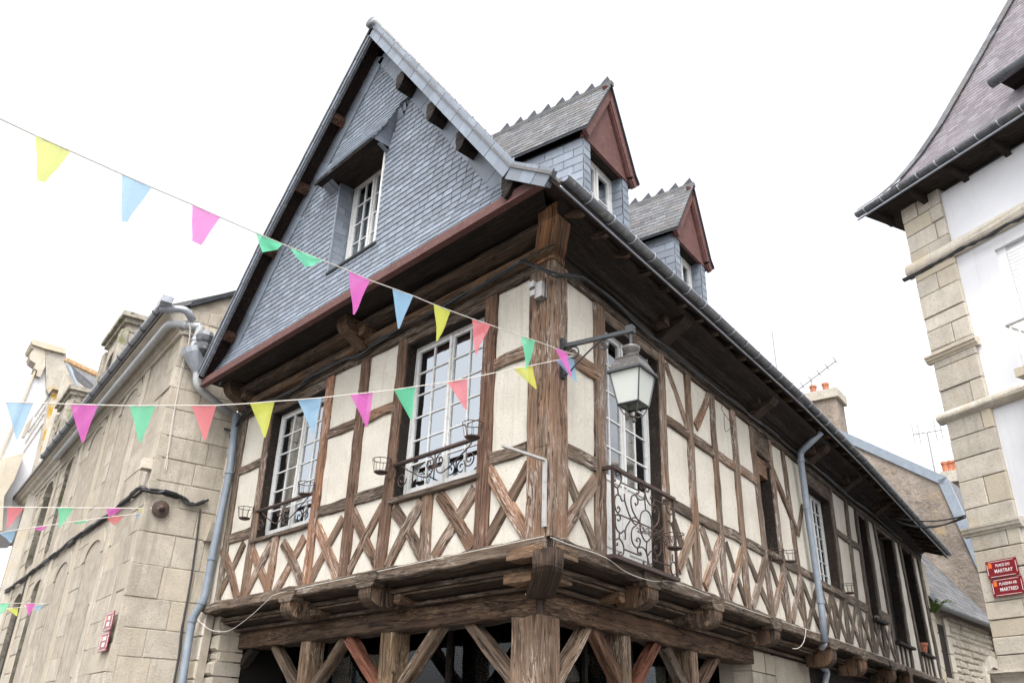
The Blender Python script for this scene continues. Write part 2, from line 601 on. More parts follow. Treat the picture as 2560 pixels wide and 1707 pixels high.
FLAG = {'pink': mat_cloth('pink_cloth', (0.92, 0.22, 0.68)), 'blue': mat_cloth('blue_cloth', (0.42, 0.68, 0.92)),
        'yellow': mat_cloth('yellow_cloth', (0.82, 0.85, 0.17)), 'salmon': mat_cloth('salmon_cloth', (0.95, 0.29, 0.32)),
        'green': mat_cloth('green_cloth', (0.22, 0.82, 0.5))}

# ================================================================== SETTING
g = MB()
g.add([(-90, -60, 0), (90, -60, 0), (90, 110, 0), (-90, 110, 0)], [(0, 1, 2, 3)])
o = obj('ground', g, M['paving'])
o['kind'] = 'structure'

# ================================================================== THE TIMBER-FRAMED CORNER HOUSE
HOUSE = thing('timber_framed_house', 'half-timbered corner house with cream infill, slate-hung gable and carved jetty', 'house', (-2.5, 6, 0))
SILL, MID, UPR, TOP = 3.21, 3.97, 4.93, 5.82


def jit(a):
    return random.uniform(-a, a)


def timber(name, fac, a, b, w, d1=0.035, d0=-0.06, mat='wood', parent=HOUSE, color=None, bow=None, ch=0.012, rough=0.006):
    a, b = V((a[0], a[1])), V((b[0], b[1]))
    L = (b - a).length
    t = (b - a) / L
    s = V((-t.y, t.x))
    N = max(2, int(L / 0.16))
    d1 = d1 + jit(0.004)
    bow = jit(0.014) if bow is None else bow
    ta, tb = 1 + jit(0.1), 1 + jit(0.1)
    if rough > 0.0065:
        ta = tb = 1.0
    mb = MB()
    vs, tc = [], []
    for i in range(N + 1):
        f = i / N
        cen = a + t * (L * f) + s * (bow * math.sin(math.pi * f) + jit(rough * 0.6))
        wf = w * (ta + (tb - ta) * f) / 2
        h0, h1 = wf + jit(rough), wf + jit(rough)
        dd = d1 + jit(rough * 0.6)
        sec = [(-h0, d0), (-h0, dd - ch), (-h0 + ch, dd), (h1 - ch, dd), (h1, dd - ch), (h1, d0)]
        for q, d in sec:
            P = cen + s * q
            vs.append(fac.p(P.x, P.y, d))
            tc.append((L * f, q, d))
    fs = []
    for i in range(N):
        for k in range(6):
            k2 = (k + 1) % 6
            fs.append((i * 6 + k, i * 6 + k2, (i + 1) * 6 + k2, (i + 1) * 6 + k))
    fs += [list(range(6))[::-1], [N * 6 + k for k in range(6)]]
    mb.add(vs, fs, tc)
    return obj(name, mb, M[mat], parent, color=color)


def on_line(p, q, z):
    return p[0] + (q[0] - p[0]) * (z - p[1]) / (q[1] - p[1])


class Post:
    def __init__(self, fac, k, a, b, w, z0=SILL, z1=TOP + 0.06, d1=0.035, d0=-0.2, mat='wood', color=None):
        self.fac, self.w = fac, w
        self.a, self.b = fac.c(k, *a, d1), fac.c(k, *b, d1)
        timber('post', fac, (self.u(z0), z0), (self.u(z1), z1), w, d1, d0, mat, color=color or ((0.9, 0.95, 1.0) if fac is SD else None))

    def u(self, z):
        return on_line(self.a, self.b, z)

    def lo(self, z):
        return self.u(z) - self.w / 2

    def hi(self, z):
        return self.u(z) + self.w / 2


# ---- gable-front posts
pE = Post(GB, '3', (412, 450), (262, 1420), 0.15, mat='wood_grey')
p1L = Post(GB, '3', (590, 520), (458, 1410), 0.15)
p1R = Post(GB, '3', (1087, 100), (955, 1150), 0.17, color=(1.2, 1.0, 0.92))
pM = Post(GB, '3', (1357, 20), (1240, 1070), 0.17, color=(1.1, 0.95, 0.9))
p2L = Post(GB, '4', (337, 465), (232, 1420), 0.17, color=(1.1, 0.95, 0.9))
pB = Post(GB, '4', (1030, 120), (967, 1340), 0.19, color=(1.15, 0.95, 0.9))
UCG, UCS = 0.30, 0.27


def corner_prism(name, prof, mat, steps, parent=HOUSE, color=None, label=None):
    """prof(z) -> (d front, gable width, side width)"""
    mb = MB()
    vs, tc = [], []
    for z in steps:
        d, wg, ws = prof(z)
        C0 = corner(d, d)
        g0 = C0 + GB.e * wg
        s0 = C0 + SD.e * ws
        back = C0 + GB.e * (wg * 0.9) + SD.e * (ws * 0.9)
        for i, q in enumerate((s0, C0 + SD.e * 0.02, C0 + GB.e * 0.02, g0, back)):
            vs.append(V((q.x + jit(0.005), q.y + jit(0.005), z)))
            tc.append((z, i * 0.25 + 0.1, 0))
    n = len(steps)
    fs = []
    for i in range(n - 1):
        for k in range(5):
            k2 = (k + 1) % 5
            fs.append((i * 5 + k, i * 5 + k2, (i + 1) * 5 + k2, (i + 1) * 5 + k))
    fs += [list(range(5))[::-1], [(n - 1) * 5 + k for k in range(5)]]
    mb.add(vs, fs, tc)
    return obj(name, mb, M[mat], parent, color=color, label=label)


corner_prism('corner_post', lambda z: (0.05 if z > 3.99 else 0.07, 0.30, 0.27), 'wood',
             [3.2, 3.4, 3.6, 3.8, 3.97, 3.99, 4.2, 4.5, 4.8, 5.1, 5.4, 5.7, 5.95], color=(0.95, 0.95, 0.95))

# ---- side-wall posts
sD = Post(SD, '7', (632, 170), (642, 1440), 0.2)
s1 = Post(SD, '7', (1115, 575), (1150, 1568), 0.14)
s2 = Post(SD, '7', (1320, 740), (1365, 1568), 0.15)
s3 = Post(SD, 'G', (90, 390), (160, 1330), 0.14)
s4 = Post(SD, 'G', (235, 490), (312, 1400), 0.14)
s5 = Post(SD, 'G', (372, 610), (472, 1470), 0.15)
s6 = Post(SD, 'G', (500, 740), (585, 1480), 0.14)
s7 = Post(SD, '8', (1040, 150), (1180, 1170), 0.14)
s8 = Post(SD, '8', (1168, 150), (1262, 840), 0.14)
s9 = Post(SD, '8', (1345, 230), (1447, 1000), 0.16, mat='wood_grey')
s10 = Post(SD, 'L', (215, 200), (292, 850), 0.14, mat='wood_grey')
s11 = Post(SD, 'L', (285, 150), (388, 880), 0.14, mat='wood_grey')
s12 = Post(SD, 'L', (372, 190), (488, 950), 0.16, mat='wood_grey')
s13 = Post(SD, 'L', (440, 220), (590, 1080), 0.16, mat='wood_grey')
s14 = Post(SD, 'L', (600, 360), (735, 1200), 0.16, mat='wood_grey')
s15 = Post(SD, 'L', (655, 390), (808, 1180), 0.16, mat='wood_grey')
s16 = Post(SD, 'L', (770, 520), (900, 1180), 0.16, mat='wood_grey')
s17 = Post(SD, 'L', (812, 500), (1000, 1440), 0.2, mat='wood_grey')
SEND = s17.u(4.5) + 0.1


# ---- rails
def rail(fac, ua, ub, z0, z1, mat='wood', d1=0.028, color=None):
    timber('rail', fac, (min(ua, ub), (z0 + z1) / 2 + jit(0.008)), (max(ua, ub), (z0 + z1) / 2 + jit(0.008)), z1 - z0, d1, -0.05, mat, color=color)


for a, b in ((p1L, pE), (pM, p1R), (p2L, pM)):
    rail(GB, a.hi(UPR) - 0.03, b.lo(UPR) + 0.03, UPR, UPR + 0.13)
    rail(GB, a.hi(MID) - 0.03, b.lo(MID) + 0.03, MID, MID + 0.14, 'wood_grey')
rail(GB, UCG - 0.02, pB.lo(UPR) + 0.03, UPR, UPR + 0.14)
rail(GB, UCG - 0.02, pB.lo(MID) + 0.03, MID + 0.01, MID + 0.14, 'wood_grey')
rail(SD, UCS - 0.02, sD.lo(UPR) + 0.1, UPR - 0.02, UPR + 0.15)
rail(SD, UCS - 0.02, sD.lo(MID) + 0.03, MID, MID + 0.13, 'wood_grey')
for a, b in ((s1, s2), (s2, s3), (s3, s4), (s4, s5)):
    rail(SD, a.hi(UPR) - 0.03, b.lo(UPR) + 0.03, UPR, UPR + 0.13)
for a, b in ((s1, s2), (s2, s3), (s3, s4), (s4, s5), (s5, s6), (s6, s7), (s7, s8)):
    rail(SD, a.hi(MID) - 0.03, b.lo(MID) + 0.03, MID, MID + 0.14, 'wood_grey')
for a, b in ((s9, s10), (s10, s11)):
    rail(SD, a.hi(5) - 0.03, b.lo(5) + 0.03, 5.0, 5.12, 'wood_grey')
for a, b in ((s8, s9), (s9, s10), (s10, s11), (s12, s13)):
    rail(SD, a.hi(MID) - 0.03, b.lo(MID) + 0.03, MID - 0.06, MID + 0.1, 'wood_grey')


# ---- braces
def brace(fac, k, a, b, w=0.15, up=0.0, mat='wood', color=None):
    timber('brace', fac, fac.c(k, *a, 0.02), fac.c(k, *b, 0.02), w, 0.02 + up, -0.05, mat, color=color, bow=jit(0.02))


for k, a, b, c2, d2 in (('5', (170, 530), (285, 920), (115, 940), (335, 480)),
                        ('5', (395, 530), (520, 860), (330, 910), (550, 490)),
                        ('5', (635, 480), (780, 800), (575, 860), (800, 440)),
                        ('5', (890, 340), (1060, 750), (835, 800), (1100, 290)),
                        ('5', (1175, 240), (1370, 680), (1125, 740), (1410, 190)),
                        ('5', (1490, 220), (1715, 600), (1440, 670), (1715, 160)),
                        ('6', (270, 240), (505, 610), (230, 680), (520, 200)),
                        ('6', (615, 60), (895, 530), (590, 590), (905, 20))):
    first = random.random() < 0.5
    brace(GB, k, a, b, 0.14, 0.008 if first else 0.0, color=random.choice([None, (1.2, 1.1, 1.05), (1.1, 1.0, 0.95)]))
    brace(GB, k, c2, d2, 0.13, 0.0 if first else 0.008)
for k, a, b in (('5', (590, 470), (530, 870)), ('5', (1770, 130), (1745, 620))):
    A, B = GB.c(k, *a), GB.c(k, *b)
    timber('post', GB, (on_line(A, B, SILL), SILL), (on_line(A, B, 3.9), 3.9), 0.15, 0.032, -0.05)
for k, a, b, c2, d2 in (('6', (1160, 40), (1380, 610), (1150, 520), (1385, 140)),
                        ('8', (245, 420), (405, 900), (275, 770), (392, 465)),
                        ('8', (440, 470), (590, 970), (460, 890), (575, 560)),
                        ('8', (610, 580), (760, 1030), (640, 970), (735, 620)),
                        ('8', (750, 650), (930, 1080), (795, 1040), (885, 700)),
                        ('8', (915, 700), (1060, 1130), (945, 1070), (1025, 760)),
                        ('8', (1040, 780), (1185, 1180), (1075, 1140), (1130, 810))):
    brace(SD, k, a, b, 0.12, 0.0, 'wood_grey')
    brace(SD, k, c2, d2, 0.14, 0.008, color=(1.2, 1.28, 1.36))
brace(SD, '7', (1150, 650), (1330, 1190), 0.1)
brace(SD, '7', (1385, 1150), (1490, 890), 0.12)
brace(SD, '8', (905, 10), (1110, 520), 0.1, 0.03)
brace(SD, '8', (1150, 320), (1120, 525), 0.1)
bays = [s7, s8, s9, s10, s11, s12, s13]
for a, b in zip(bays, bays[1:]):
    ul, ur = a.hi(3.6), b.lo(3.6)
    cuts = 2 if ur - ul > 0.75 else 1
    for i in range(cuts):
        x0, x1 = ul + (ur - ul) * i / cuts, ul + (ur - ul) * (i + 1) / cuts
        timber('brace', SD, (x0, SILL), (x1, MID - 0.05), 0.11, 0.02, -0.05, 'wood_grey')
        timber('brace', SD, (x1, SILL), (x0, MID - 0.05), 0.11, 0.028, -0.05, 'wood_grey')
        if i:
            timber('post', SD, (x0, SILL), (x0, MID - 0.03), 0.11, 0.034, -0.05, 'wood_grey')
for a, b in ((s13, s14), (s15, s16)):
    for f in (0.33, 0.67):
        x = a.hi(3.4) + (b.lo(3.4) - a.hi(3.4)) * f
        timber('post', SD, (x, SILL), (x, 3.62), 0.1, 0.03, -0.05, 'wood_grey')

# ---- plaster infill: one field between each pair of posts
OPEN_G = [(pB.hi(4.8), p2L.lo(4.8), 3.93, 5.70), (p1R.hi(4.8), p1L.lo(4.8), 3.93, 5.66)]
OPEN_S = [(sD.hi(4.5), s1.lo(4.5), 3.22, 5.68), (s5.hi(4.7), s6.lo(4.7), 4.06, 5.45), (s8.hi(4.7), s9.lo(4.7), 3.98, 5.55),
          (s11.hi(4.6), s12.lo(4.6), 3.85, 5.72), (s13.hi(4.5), s14.lo(4.5), 3.62, 5.74), (s15.hi(4.5), s16.lo(4.5), 3.62, 5.76)]


def plaster(fac, u0, u1, z0, z1):
    nu, nz = max(1, int((u1 - u0) / 0.15)), max(1, int((z1 - z0) / 0.15))
    vs, fs = [], []
    for j in range(nz + 1):
        for i in range(nu + 1):
            vs.append(fac.p(u0 + (u1 - u0) * i / nu, z0 + (z1 - z0) * j / nz, jit(0.004)))
    for j in range(nz):
        for i in range(nu):
            a = j * (nu + 1) + i
            fs.append((a, a + 1, a + nu + 2, a + nu + 1))
    b = MB().add(vs, fs)
    b.box(fac, u0, u1, z0, z1, -0.16, -0.012)
    obj('plaster_infill', b, M['plaster'], HOUSE)


def infill(fac, us, opens, z1=TOP + 0.04):
    for a, b in zip(us, us[1:]):
        hole = [q for q in opens if q[0] < (a + b) / 2 < q[1]]
        if not hole:
            plaster(fac, a, b, SILL - 0.02, z1)
        else:
            h = hole[0]
            if h[2] > SILL + 0.05:
                plaster(fac, a, b, SILL - 0.02, h[2] - 0.005)
            timber('lintel', fac, (a, (h[3] + z1) / 2), (b, (h[3] + z1) / 2), z1 - h[3], 0.022, -0.19, 'wood_grey')


infill(GB, [0.04] + [p.u(4.6) for p in (pB, p2L, pM, p1R, p1L, pE)] + [6.24], OPEN_G)
infill(SD, [0.04] + [p.u(4.6) for p in (sD, s1, s2, s3, s4, s5, s6, s7, s8, s9, s10, s11, s12, s13, s14, s15, s16, s17)] + [SEND], OPEN_S)

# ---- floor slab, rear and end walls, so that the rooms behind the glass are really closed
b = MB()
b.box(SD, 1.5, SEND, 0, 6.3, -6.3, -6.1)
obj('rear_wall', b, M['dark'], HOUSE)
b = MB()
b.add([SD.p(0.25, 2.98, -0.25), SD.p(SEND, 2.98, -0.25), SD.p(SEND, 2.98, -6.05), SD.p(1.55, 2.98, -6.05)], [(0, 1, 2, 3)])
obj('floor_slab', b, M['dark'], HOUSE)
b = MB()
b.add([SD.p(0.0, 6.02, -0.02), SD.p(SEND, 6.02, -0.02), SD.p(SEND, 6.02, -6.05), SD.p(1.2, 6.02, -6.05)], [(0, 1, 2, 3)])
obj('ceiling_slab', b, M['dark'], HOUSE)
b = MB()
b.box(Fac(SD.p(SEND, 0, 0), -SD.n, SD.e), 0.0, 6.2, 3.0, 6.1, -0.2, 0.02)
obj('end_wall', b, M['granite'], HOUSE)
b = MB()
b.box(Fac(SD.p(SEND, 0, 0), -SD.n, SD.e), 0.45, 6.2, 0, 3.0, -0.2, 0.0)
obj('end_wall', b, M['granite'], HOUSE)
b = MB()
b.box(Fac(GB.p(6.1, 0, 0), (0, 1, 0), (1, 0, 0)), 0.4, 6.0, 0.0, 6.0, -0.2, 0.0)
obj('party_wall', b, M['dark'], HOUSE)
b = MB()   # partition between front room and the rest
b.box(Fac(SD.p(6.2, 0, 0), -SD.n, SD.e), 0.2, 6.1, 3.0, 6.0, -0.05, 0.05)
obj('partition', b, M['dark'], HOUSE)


# ---- windows
def bars(b, fac, u0, u1, z0, z1, d, cols, rows, stile=0.038, bar=0.0155, th=0.035):
    """Casement leaf: stiles, rails, glazing bars in one mesh; returns pane rectangles."""
    b.box(fac, u0, u0 + stile, z0, z1, d - th, d)
    b.box(fac, u1 - stile, u1, z0, z1, d - th, d)
    b.box(fac, u0 + stile, u1 - stile, z0, z0 + stile * 1.3, d - th, d - 0.002)
    b.box(fac, u0 + stile, u1 - stile, z1 - stile, z1, d - th, d - 0.002)
    a0, a1, c0, c1 = u0 + stile, u1 - stile, z0 + stile * 1.3, z1 - stile
    for i in range(1, cols):
        x = a0 + (a1 - a0) * i / cols
        b.box(fac, x - bar / 2, x + bar / 2, c0, c1, d - th + 0.006, d - 0.006)
    for j in range(1, rows):
        y = c0 + (c1 - c0) * j / rows
        b.box(fac, a0, a1, y - bar / 2, y + bar / 2, d - th + 0.004, d - 0.008)
    return [(a0 + (a1 - a0) * i / cols, a0 + (a1 - a0) * (i + 1) / cols, c0 + (c1 - c0) * j / rows, c0 + (c1 - c0) * (j + 1) / rows)
            for j in range(rows) for i in range(cols)]


def curtain(fac, u0, u1, z0, z1, d, parent):
    b = MB()
    n = max(6, int((u1 - u0) / 0.025))
    vs = []
    for i in range(n + 1):
        u = u0 + (u1 - u0) * i / n
        dd = d + 0.018 * math.sin(u * 75) + jit(0.004)
        vs += [fac.p(u, z0, dd), fac.p(u, z1, dd)]
    b.add(vs, [(2 * i, 2 * i + 2, 2 * i + 3, 2 * i + 1) for i in range(n)])
    obj('curtain', b, M['curtain'], parent)


def window(fac, u0, u1, z0, z1, d, leaves=2, cols=2, rows=6, parent=HOUSE, frame=0.038, curt=(), mat='white_paint', panel=0.0, name='casement_window', broken=()):
    """Fixed frame (the part) with casements and panes as its pieces."""
    f = MB()
    f.box(fac, u0, u0 + frame, z0, z1, d - 0.06, d)
    f.box(fac, u1 - frame, u1, z0, z1, d - 0.06, d)
    f.box(fac, u0 + frame, u1 - frame, z1 - frame, z1, d - 0.06, d - 0.001)
    f.box(fac, u0 + frame, u1 - frame, z0, z0 + frame, d - 0.06, d - 0.001)
    win = obj(name, f, M[mat], parent)
    a, b_ = u0 + frame + 0.003, u1 - frame - 0.003
    lw = (b_ - a) / leaves
    for k in range(leaves):
        mb = MB()
        x0, x1 = a + lw * k + 0.002, a + lw * (k + 1) - 0.002
        zz = z0 + frame + 0.003
        if panel:
            mb.box(fac, x0, x1, zz, zz + panel, d - 0.045, d - 0.02)
            mb.box(fac, x0 + 0.07, x1 - 0.07, zz + 0.09, zz + panel - 0.06, d - 0.03, d - 0.008)
            mb.box(fac, x0, x0 + 0.055, zz, zz + panel, d - 0.04, d - 0.006)
            mb.box(fac, x1 - 0.055, x1, zz, zz + panel, d - 0.04, d - 0.006)
            zz += panel
        panes = bars(mb, fac, x0, x1, zz, z1 - frame - 0.003, d - 0.004, cols, rows)
        if leaves == 2 and k == 0:
            mb.box(fac, x1 - 0.015, x1 + 0.02, zz, z1 - frame - 0.01, d - 0.002, d + 0.014)
        obj('casement', mb, M[mat], win)
        for i, (pa, pb_, pc, pd) in enumerate(panes):
            if (k, i) in broken:
                gm = MB().prism(fac, [(pa, pc), (pb_, pc), (pb_, pc + (pd - pc) * .25), (pa + (pb_ - pa) * .6, pc + (pd - pc) * .4), (pa + (pb_ - pa) * .45, pd - (pd - pc) * .2), (pa, pd)], d - 0.027, d - 0.024)
            else:
                gm = MB().box(fac, pa, pb_, pc, pd, d - 0.027, d - 0.024)
            obj('pane', gm, M['glass'], win)
    for c0, c1, c2, c3 in curt:
        curtain(fac, u0 + (u1 - u0) * c0, u0 + (u1 - u0) * c1, z0 + (z1 - z0) * c2, z0 + (z1 - z0) * c3, d - 0.09, win)
    return win


PAIRS = [(GB, pB, p2L, OPEN_G[0]), (GB, p1R, p1L, OPEN_G[1]), (SD, sD, s1, OPEN_S[0]), (SD, s5, s6, OPEN_S[1]), (SD, s8, s9, OPEN_S[2]), (SD, s11, s12, OPEN_S[3]), (SD, s13, s14, OPEN_S[4]), (SD, s15, s16, OPEN_S[5])]
for fac, A, B, op in PAIRS:  # added dark strips put the shade of the reveals into colour
    for f0, f1, sg in ((A.hi(op[2]), A.hi(op[3]), 1), (B.lo(op[2]), B.lo(op[3]), -1)):
        obj('reveal_shade_strip', MB().prism(fac, [(f0 - sg * 0.02, op[2]), (f0 + sg * 0.024, op[2]), (f1 + sg * 0.024, op[3]), (f1 - sg * 0.02, op[3])], -0.2, 0.008), M['wood_dark'], HOUSE)
    obj('head_shade_strip', MB().box(fac, op[0] + 0.014, op[1] - 0.014, op[3] - 0.012, op[3] + 0.002, -0.2, 0.004), M['wood_dark'], HOUSE)
u0, u1, z0, z1 = OPEN_G[0]
w2 = window(GB, u0 + 0.016, u1 - 0.016, z0 + 0.02, z1, -0.1, 2, 2, 6, curt=((0.03, 0.46, 0, 1), (0.53, 0.76, 0.0, 1), (0.84, 0.98, 0, 1)), broken=((1, 1),))  # curtains partly added as pale backing, imitating sky reflection in the panes
u0, u1, z0, z1 = OPEN_G[1]
w1 = window(GB, u0 + 0.016, u1 - 0.016, z0 + 0.02, z1, -0.1, 2, 2, 6, curt=((0.03, 0.4, 0, 1), (0.52, 0.8, 0, 1), (0.86, 0.98, 0, 1)))  # wide curtains again partly added to imitate reflected sky
u0, u1, z0, z1 = OPEN_S[0]
dr = window(SD, u0 + 0.016, u1 - 0.016, z0 + 0.02, z1, -0.11, 2, 2, 5, panel=0.75, curt=((0.02, 0.45, 0.3, 1), (0.53, 0.98, 0.3, 1)), name='balcony_door')
u0, u1, z0, z1 = OPEN_S[2]
ws = window(SD, u0 + 0.016, u1 - 0.016, z0, z1, -0.13, 2, 2, 7)
for (u0, u1, z0, z1) in OPEN_S[3:]:
    b = MB()
    b.box(SD, u0, u1, z0, z1, -0.18, -0.15)
    for i in range(1, 4):
        x = u0 + (u1 - u0) * i / 4
        b.box(SD, x - 0.006, x + 0.006, z0, z1, -0.15, -0.143)
    sh = obj('shutter', b, M['wood_dark'], HOUSE)
    b = MB()
    b.box(SD, u0 - 0.06, u1 + 0.1, z0 - 0.05, z0 - 0.005, -0.15, 0.12)
    obj('window_sill', b, M['wood_dark'], HOUSE)
u0, u1, z0, z1 = OPEN_S[1]
b = MB()
for i in range(3):
    b.box(SD, u0 + (u1 - u0) * i / 3 + 0.004, u0 + (u1 - u0) * (i + 1) / 3 - 0.004, z0, z1, -0.2, -0.17 + jit(0.004))
obj('shutter', b, M['wood_dark'], HOUSE)
b = MB()
b.box(SD, u0, u1 + 0.02, z1 - 0.28, z1, -0.17, -0.03)
obj('hood_board', b, M['wood'], HOUSE)
for (u0, u1, z0, z1), fac in ((OPEN_G[0], GB), (OPEN_G[1], GB), (OPEN_S[1], SD), (OPEN_S[2], SD)):
    timber('window_sill', fac, (u0 - 0.03, z0 - 0.03), (u1 + 0.03, z0 - 0.03), 0.055, 0.055, -0.15, 'wood_grey')


# ---- window guards: bar, scrolls
def spiral(c, r0, r1, a0, turns, n=18):
    return [(c[0] + (r0 + (r1 - r0) * i / n) * math.cos(a0 + turns * 2 * math.pi * i / n),
             c[1] + (r0 + (r1 - r0) * i / n) * math.sin(a0 + turns * 2 * math.pi * i / n)) for i in range(n + 1)]


def scroll(fac, pts, d, parent, r=0.007, mat='iron', name='scroll'):
    obj(name, MB().tube([fac.p(u, z, d) for u, z in pts], r, 5), M[mat], parent, smooth=True)


def smooth_path(pts, n=5):
    out = []
    P = [V((*p, 0)) if len(p) == 2 else V(p) for p in pts]
    for i in range(len(P) - 1):
        p0, p1, p2, p3 = P[max(i - 1, 0)], P[i], P[i + 1], P[min(i + 2, len(P) - 1)]
        for k in range(n):
            t = k / n
            q = 0.5 * ((2 * p1) + (p2 - p0) * t + (2 * p0 - 5 * p1 + 4 * p2 - p3) * t * t + (3 * p1 - p0 - 3 * p2 + p3) * t ** 3)
            out.append(q)
    out.append(P[-1])
    return out


for (u0, u1, z0, z1) in OPEN_G:
    zr = z0 + 0.36
    gb = MB()
    gb.tube([GB.p(u0 - 0.02, zr, 0.02), GB.p(u1 + 0.02, zr, 0.02)], 0.024, 8)
    guard = obj('window_guard', gb, M['iron'], HOUSE, smooth=True)
    W = u1 - u0
    um = (u0 + u1) / 2
    for sgn in (-1, 1):
        scroll(GB, spiral((um + sgn * 0.085, zr - 0.105), 0.075, 0.015, math.pi / 2 if sgn < 0 else math.pi / 2, sgn * 1.3), 0.015, guard)
        arm = smooth_path([(um + sgn * 0.01, zr - 0.1), (um + sgn * 0.05, zr - 0.21), (um + sgn * 0.16, zr - 0.23), (um + sgn * W * 0.3, zr - 0.12), (um + sgn * W * 0.42, zr - 0.03)])
        scroll(GB, [(q.x, q.y) for q in arm], 0.015, guard)
        scroll(GB, spiral((um + sgn * (W / 2 - 0.13), zr - 0.18), 0.02, 0.085, 0 if sgn > 0 else math.pi, -sgn * 1.5), 0.015, guard)
    scroll(GB, [(um, zr - 0.02), (um, zr - 0.29)], 0.015, guard)

# ---- balcony: slab, frame, top rail, scrollwork
u0, u1, z0, z1 = OPEN_S[0]
BD = 0.13
bA, bB = SD.c('Z', 150, 135, BD), SD.c('Z', 890, 530, BD)
bC, bD = SD.c('Z', 175, 1200, BD), SD.c('Z', 950, 1490, BD)
bu0, bu1, bz0, bz1 = (bA[0] + bC[0]) / 2, (bB[0] + bD[0]) / 2, (bC[1] + bD[1]) / 2, (bA[1] + bB[1]) / 2
b = MB()
b.box(SD, bu0 - 0.03, bu1 + 0.02, bz0 - 0.035, bz0, 0.0, BD + 0.025)
balc = obj('balcony', b, M['iron'], HOUSE)
b = MB()
b.box(SD, bu0 - 0.02, bu1 + 0.02, bz1 - 0.012, bz1 + 0.018, BD - 0.02, BD + 0.025)
for x in (bu0, bu1):
    b.box(SD, x - 0.02, x + 0.02, bz1 - 0.011, bz1 + 0.017, 0.03, BD - 0.02)
obj('handrail', b, M['iron'], balc)
for x in (bu0, bu1):
    b = MB()
    b.box(SD, x - 0.012, x + 0.012, bz0, bz1 - 0.012, BD - 0.012, BD + 0.012)
    obj('baluster', b, M['iron'], balc)
zpaths = [
    [(240, 200), (205, 190), (195, 225), (215, 245), (235, 225)], [(240, 200), (262, 260), (250, 330), (215, 385), (175, 360), (165, 300), (185, 285), (185, 310)],
    [(215, 385), (225, 465)], [(265, 325), (440, 405), (475, 420), (470, 455), (445, 450)],
    [(300, 545), (265, 540), (240, 480), (195, 480), (178, 560), (195, 660), (225, 690), (245, 650), (225, 615), (215, 640)],
    [(300, 460), (305, 545), (345, 680), (400, 800), (440, 835), (480, 810), (490, 770)],
    [(215, 705), (385, 775), (480, 815), (640, 885), (760, 930)],
    [(190, 715), (240, 725), (250, 770), (225, 790), (215, 770)], [(190, 715), (190, 830), (215, 910), (260, 940), (290, 910), (310, 945), (310, 1020)],
    [(310, 910), (330, 850), (385, 770), (430, 750), (480, 790)],
    [(240, 940), (235, 1010)], [(190, 1090), (215, 1085), (210, 1060)], [(195, 1020), (240, 1010), (285, 1090), (290, 1180), (265, 1215), (235, 1205), (235, 1175), (260, 1180)],
    [(300, 1140), (480, 1210), (505, 1195), (490, 1175)],
    [(470, 790), (410, 690), (380, 590), (385, 500), (425, 475), (460, 520), (465, 570), (440, 600), (430, 570)],
    [(465, 520), (500, 535), (535, 520), (550, 440), (535, 380), (500, 345), (485, 375), (505, 395), (515, 375)],
    [(550, 420), (550, 540), (560, 650)], [(550, 400), (580, 380), (600, 410), (585, 440), (570, 420)],
    [(550, 430), (570, 520), (610, 590), (640, 595), (660, 560), (650, 510), (625, 495), (620, 525)],
    [(660, 530), (810, 595)], [(640, 600), (690, 610), (720, 690), (715, 790), (680, 855), (650, 870)], [(640, 605), (640, 660), (660, 690), (675, 665), (655, 650)],
    [(560, 660), (510, 690), (490, 790), (500, 920), (540, 1020), (575, 1045), (620, 1000), (640, 900), (630, 780), (600, 690), (560, 660)],
    [(445, 850), (400, 880), (385, 960), (400, 1060), (450, 1120), (485, 1090), (490, 1020), (460, 1000), (445, 1030), (460, 1045)],
    [(460, 1125), (465, 1180), (490, 1190)], [(460, 1120), (520, 1115), (560, 1160), (585, 1260), (580, 1330), (550, 1335), (530, 1300), (545, 1290)],
    [(575, 1045), (570, 1150), (590, 1260), (610, 1350), (640, 1345), (635, 1315), (620, 1325)],
    [(590, 1210), (620, 1165), (665, 1180), (695, 1250), (685, 1285), (660, 1280), (665, 1260)], [(695, 1290), (860, 1340)],
    [(650, 870), (700, 960), (740, 1060), (745, 1170), (710, 1220), (690, 1210)], [(690, 1215), (665, 1140), (680, 1095), (700, 1110), (690, 1135)],
    [(830, 525), (815, 560), (840, 590), (850, 560)], [(815, 570), (815, 650), (860, 715), (890, 680), (880, 640), (860, 640)],
    [(740, 910), (780, 880), (790, 800), (830, 785), (870, 830), (905, 950), (920, 1080)], [(890, 1200), (890, 1280)],
    [(940, 1350), (900, 1290), (865, 1340), (870, 1400), (895, 1450), (920, 1440)]]
for q in zpaths:
    pts = [SD.c('Z', x, y, BD) for x, y in q]
    sm = smooth_path(pts, 4) if len(pts) > 2 else [V((*p, 0)) for p in pts]
    scroll(SD, [(p.x, p.y) for p in sm], BD, balc, 0.0075)

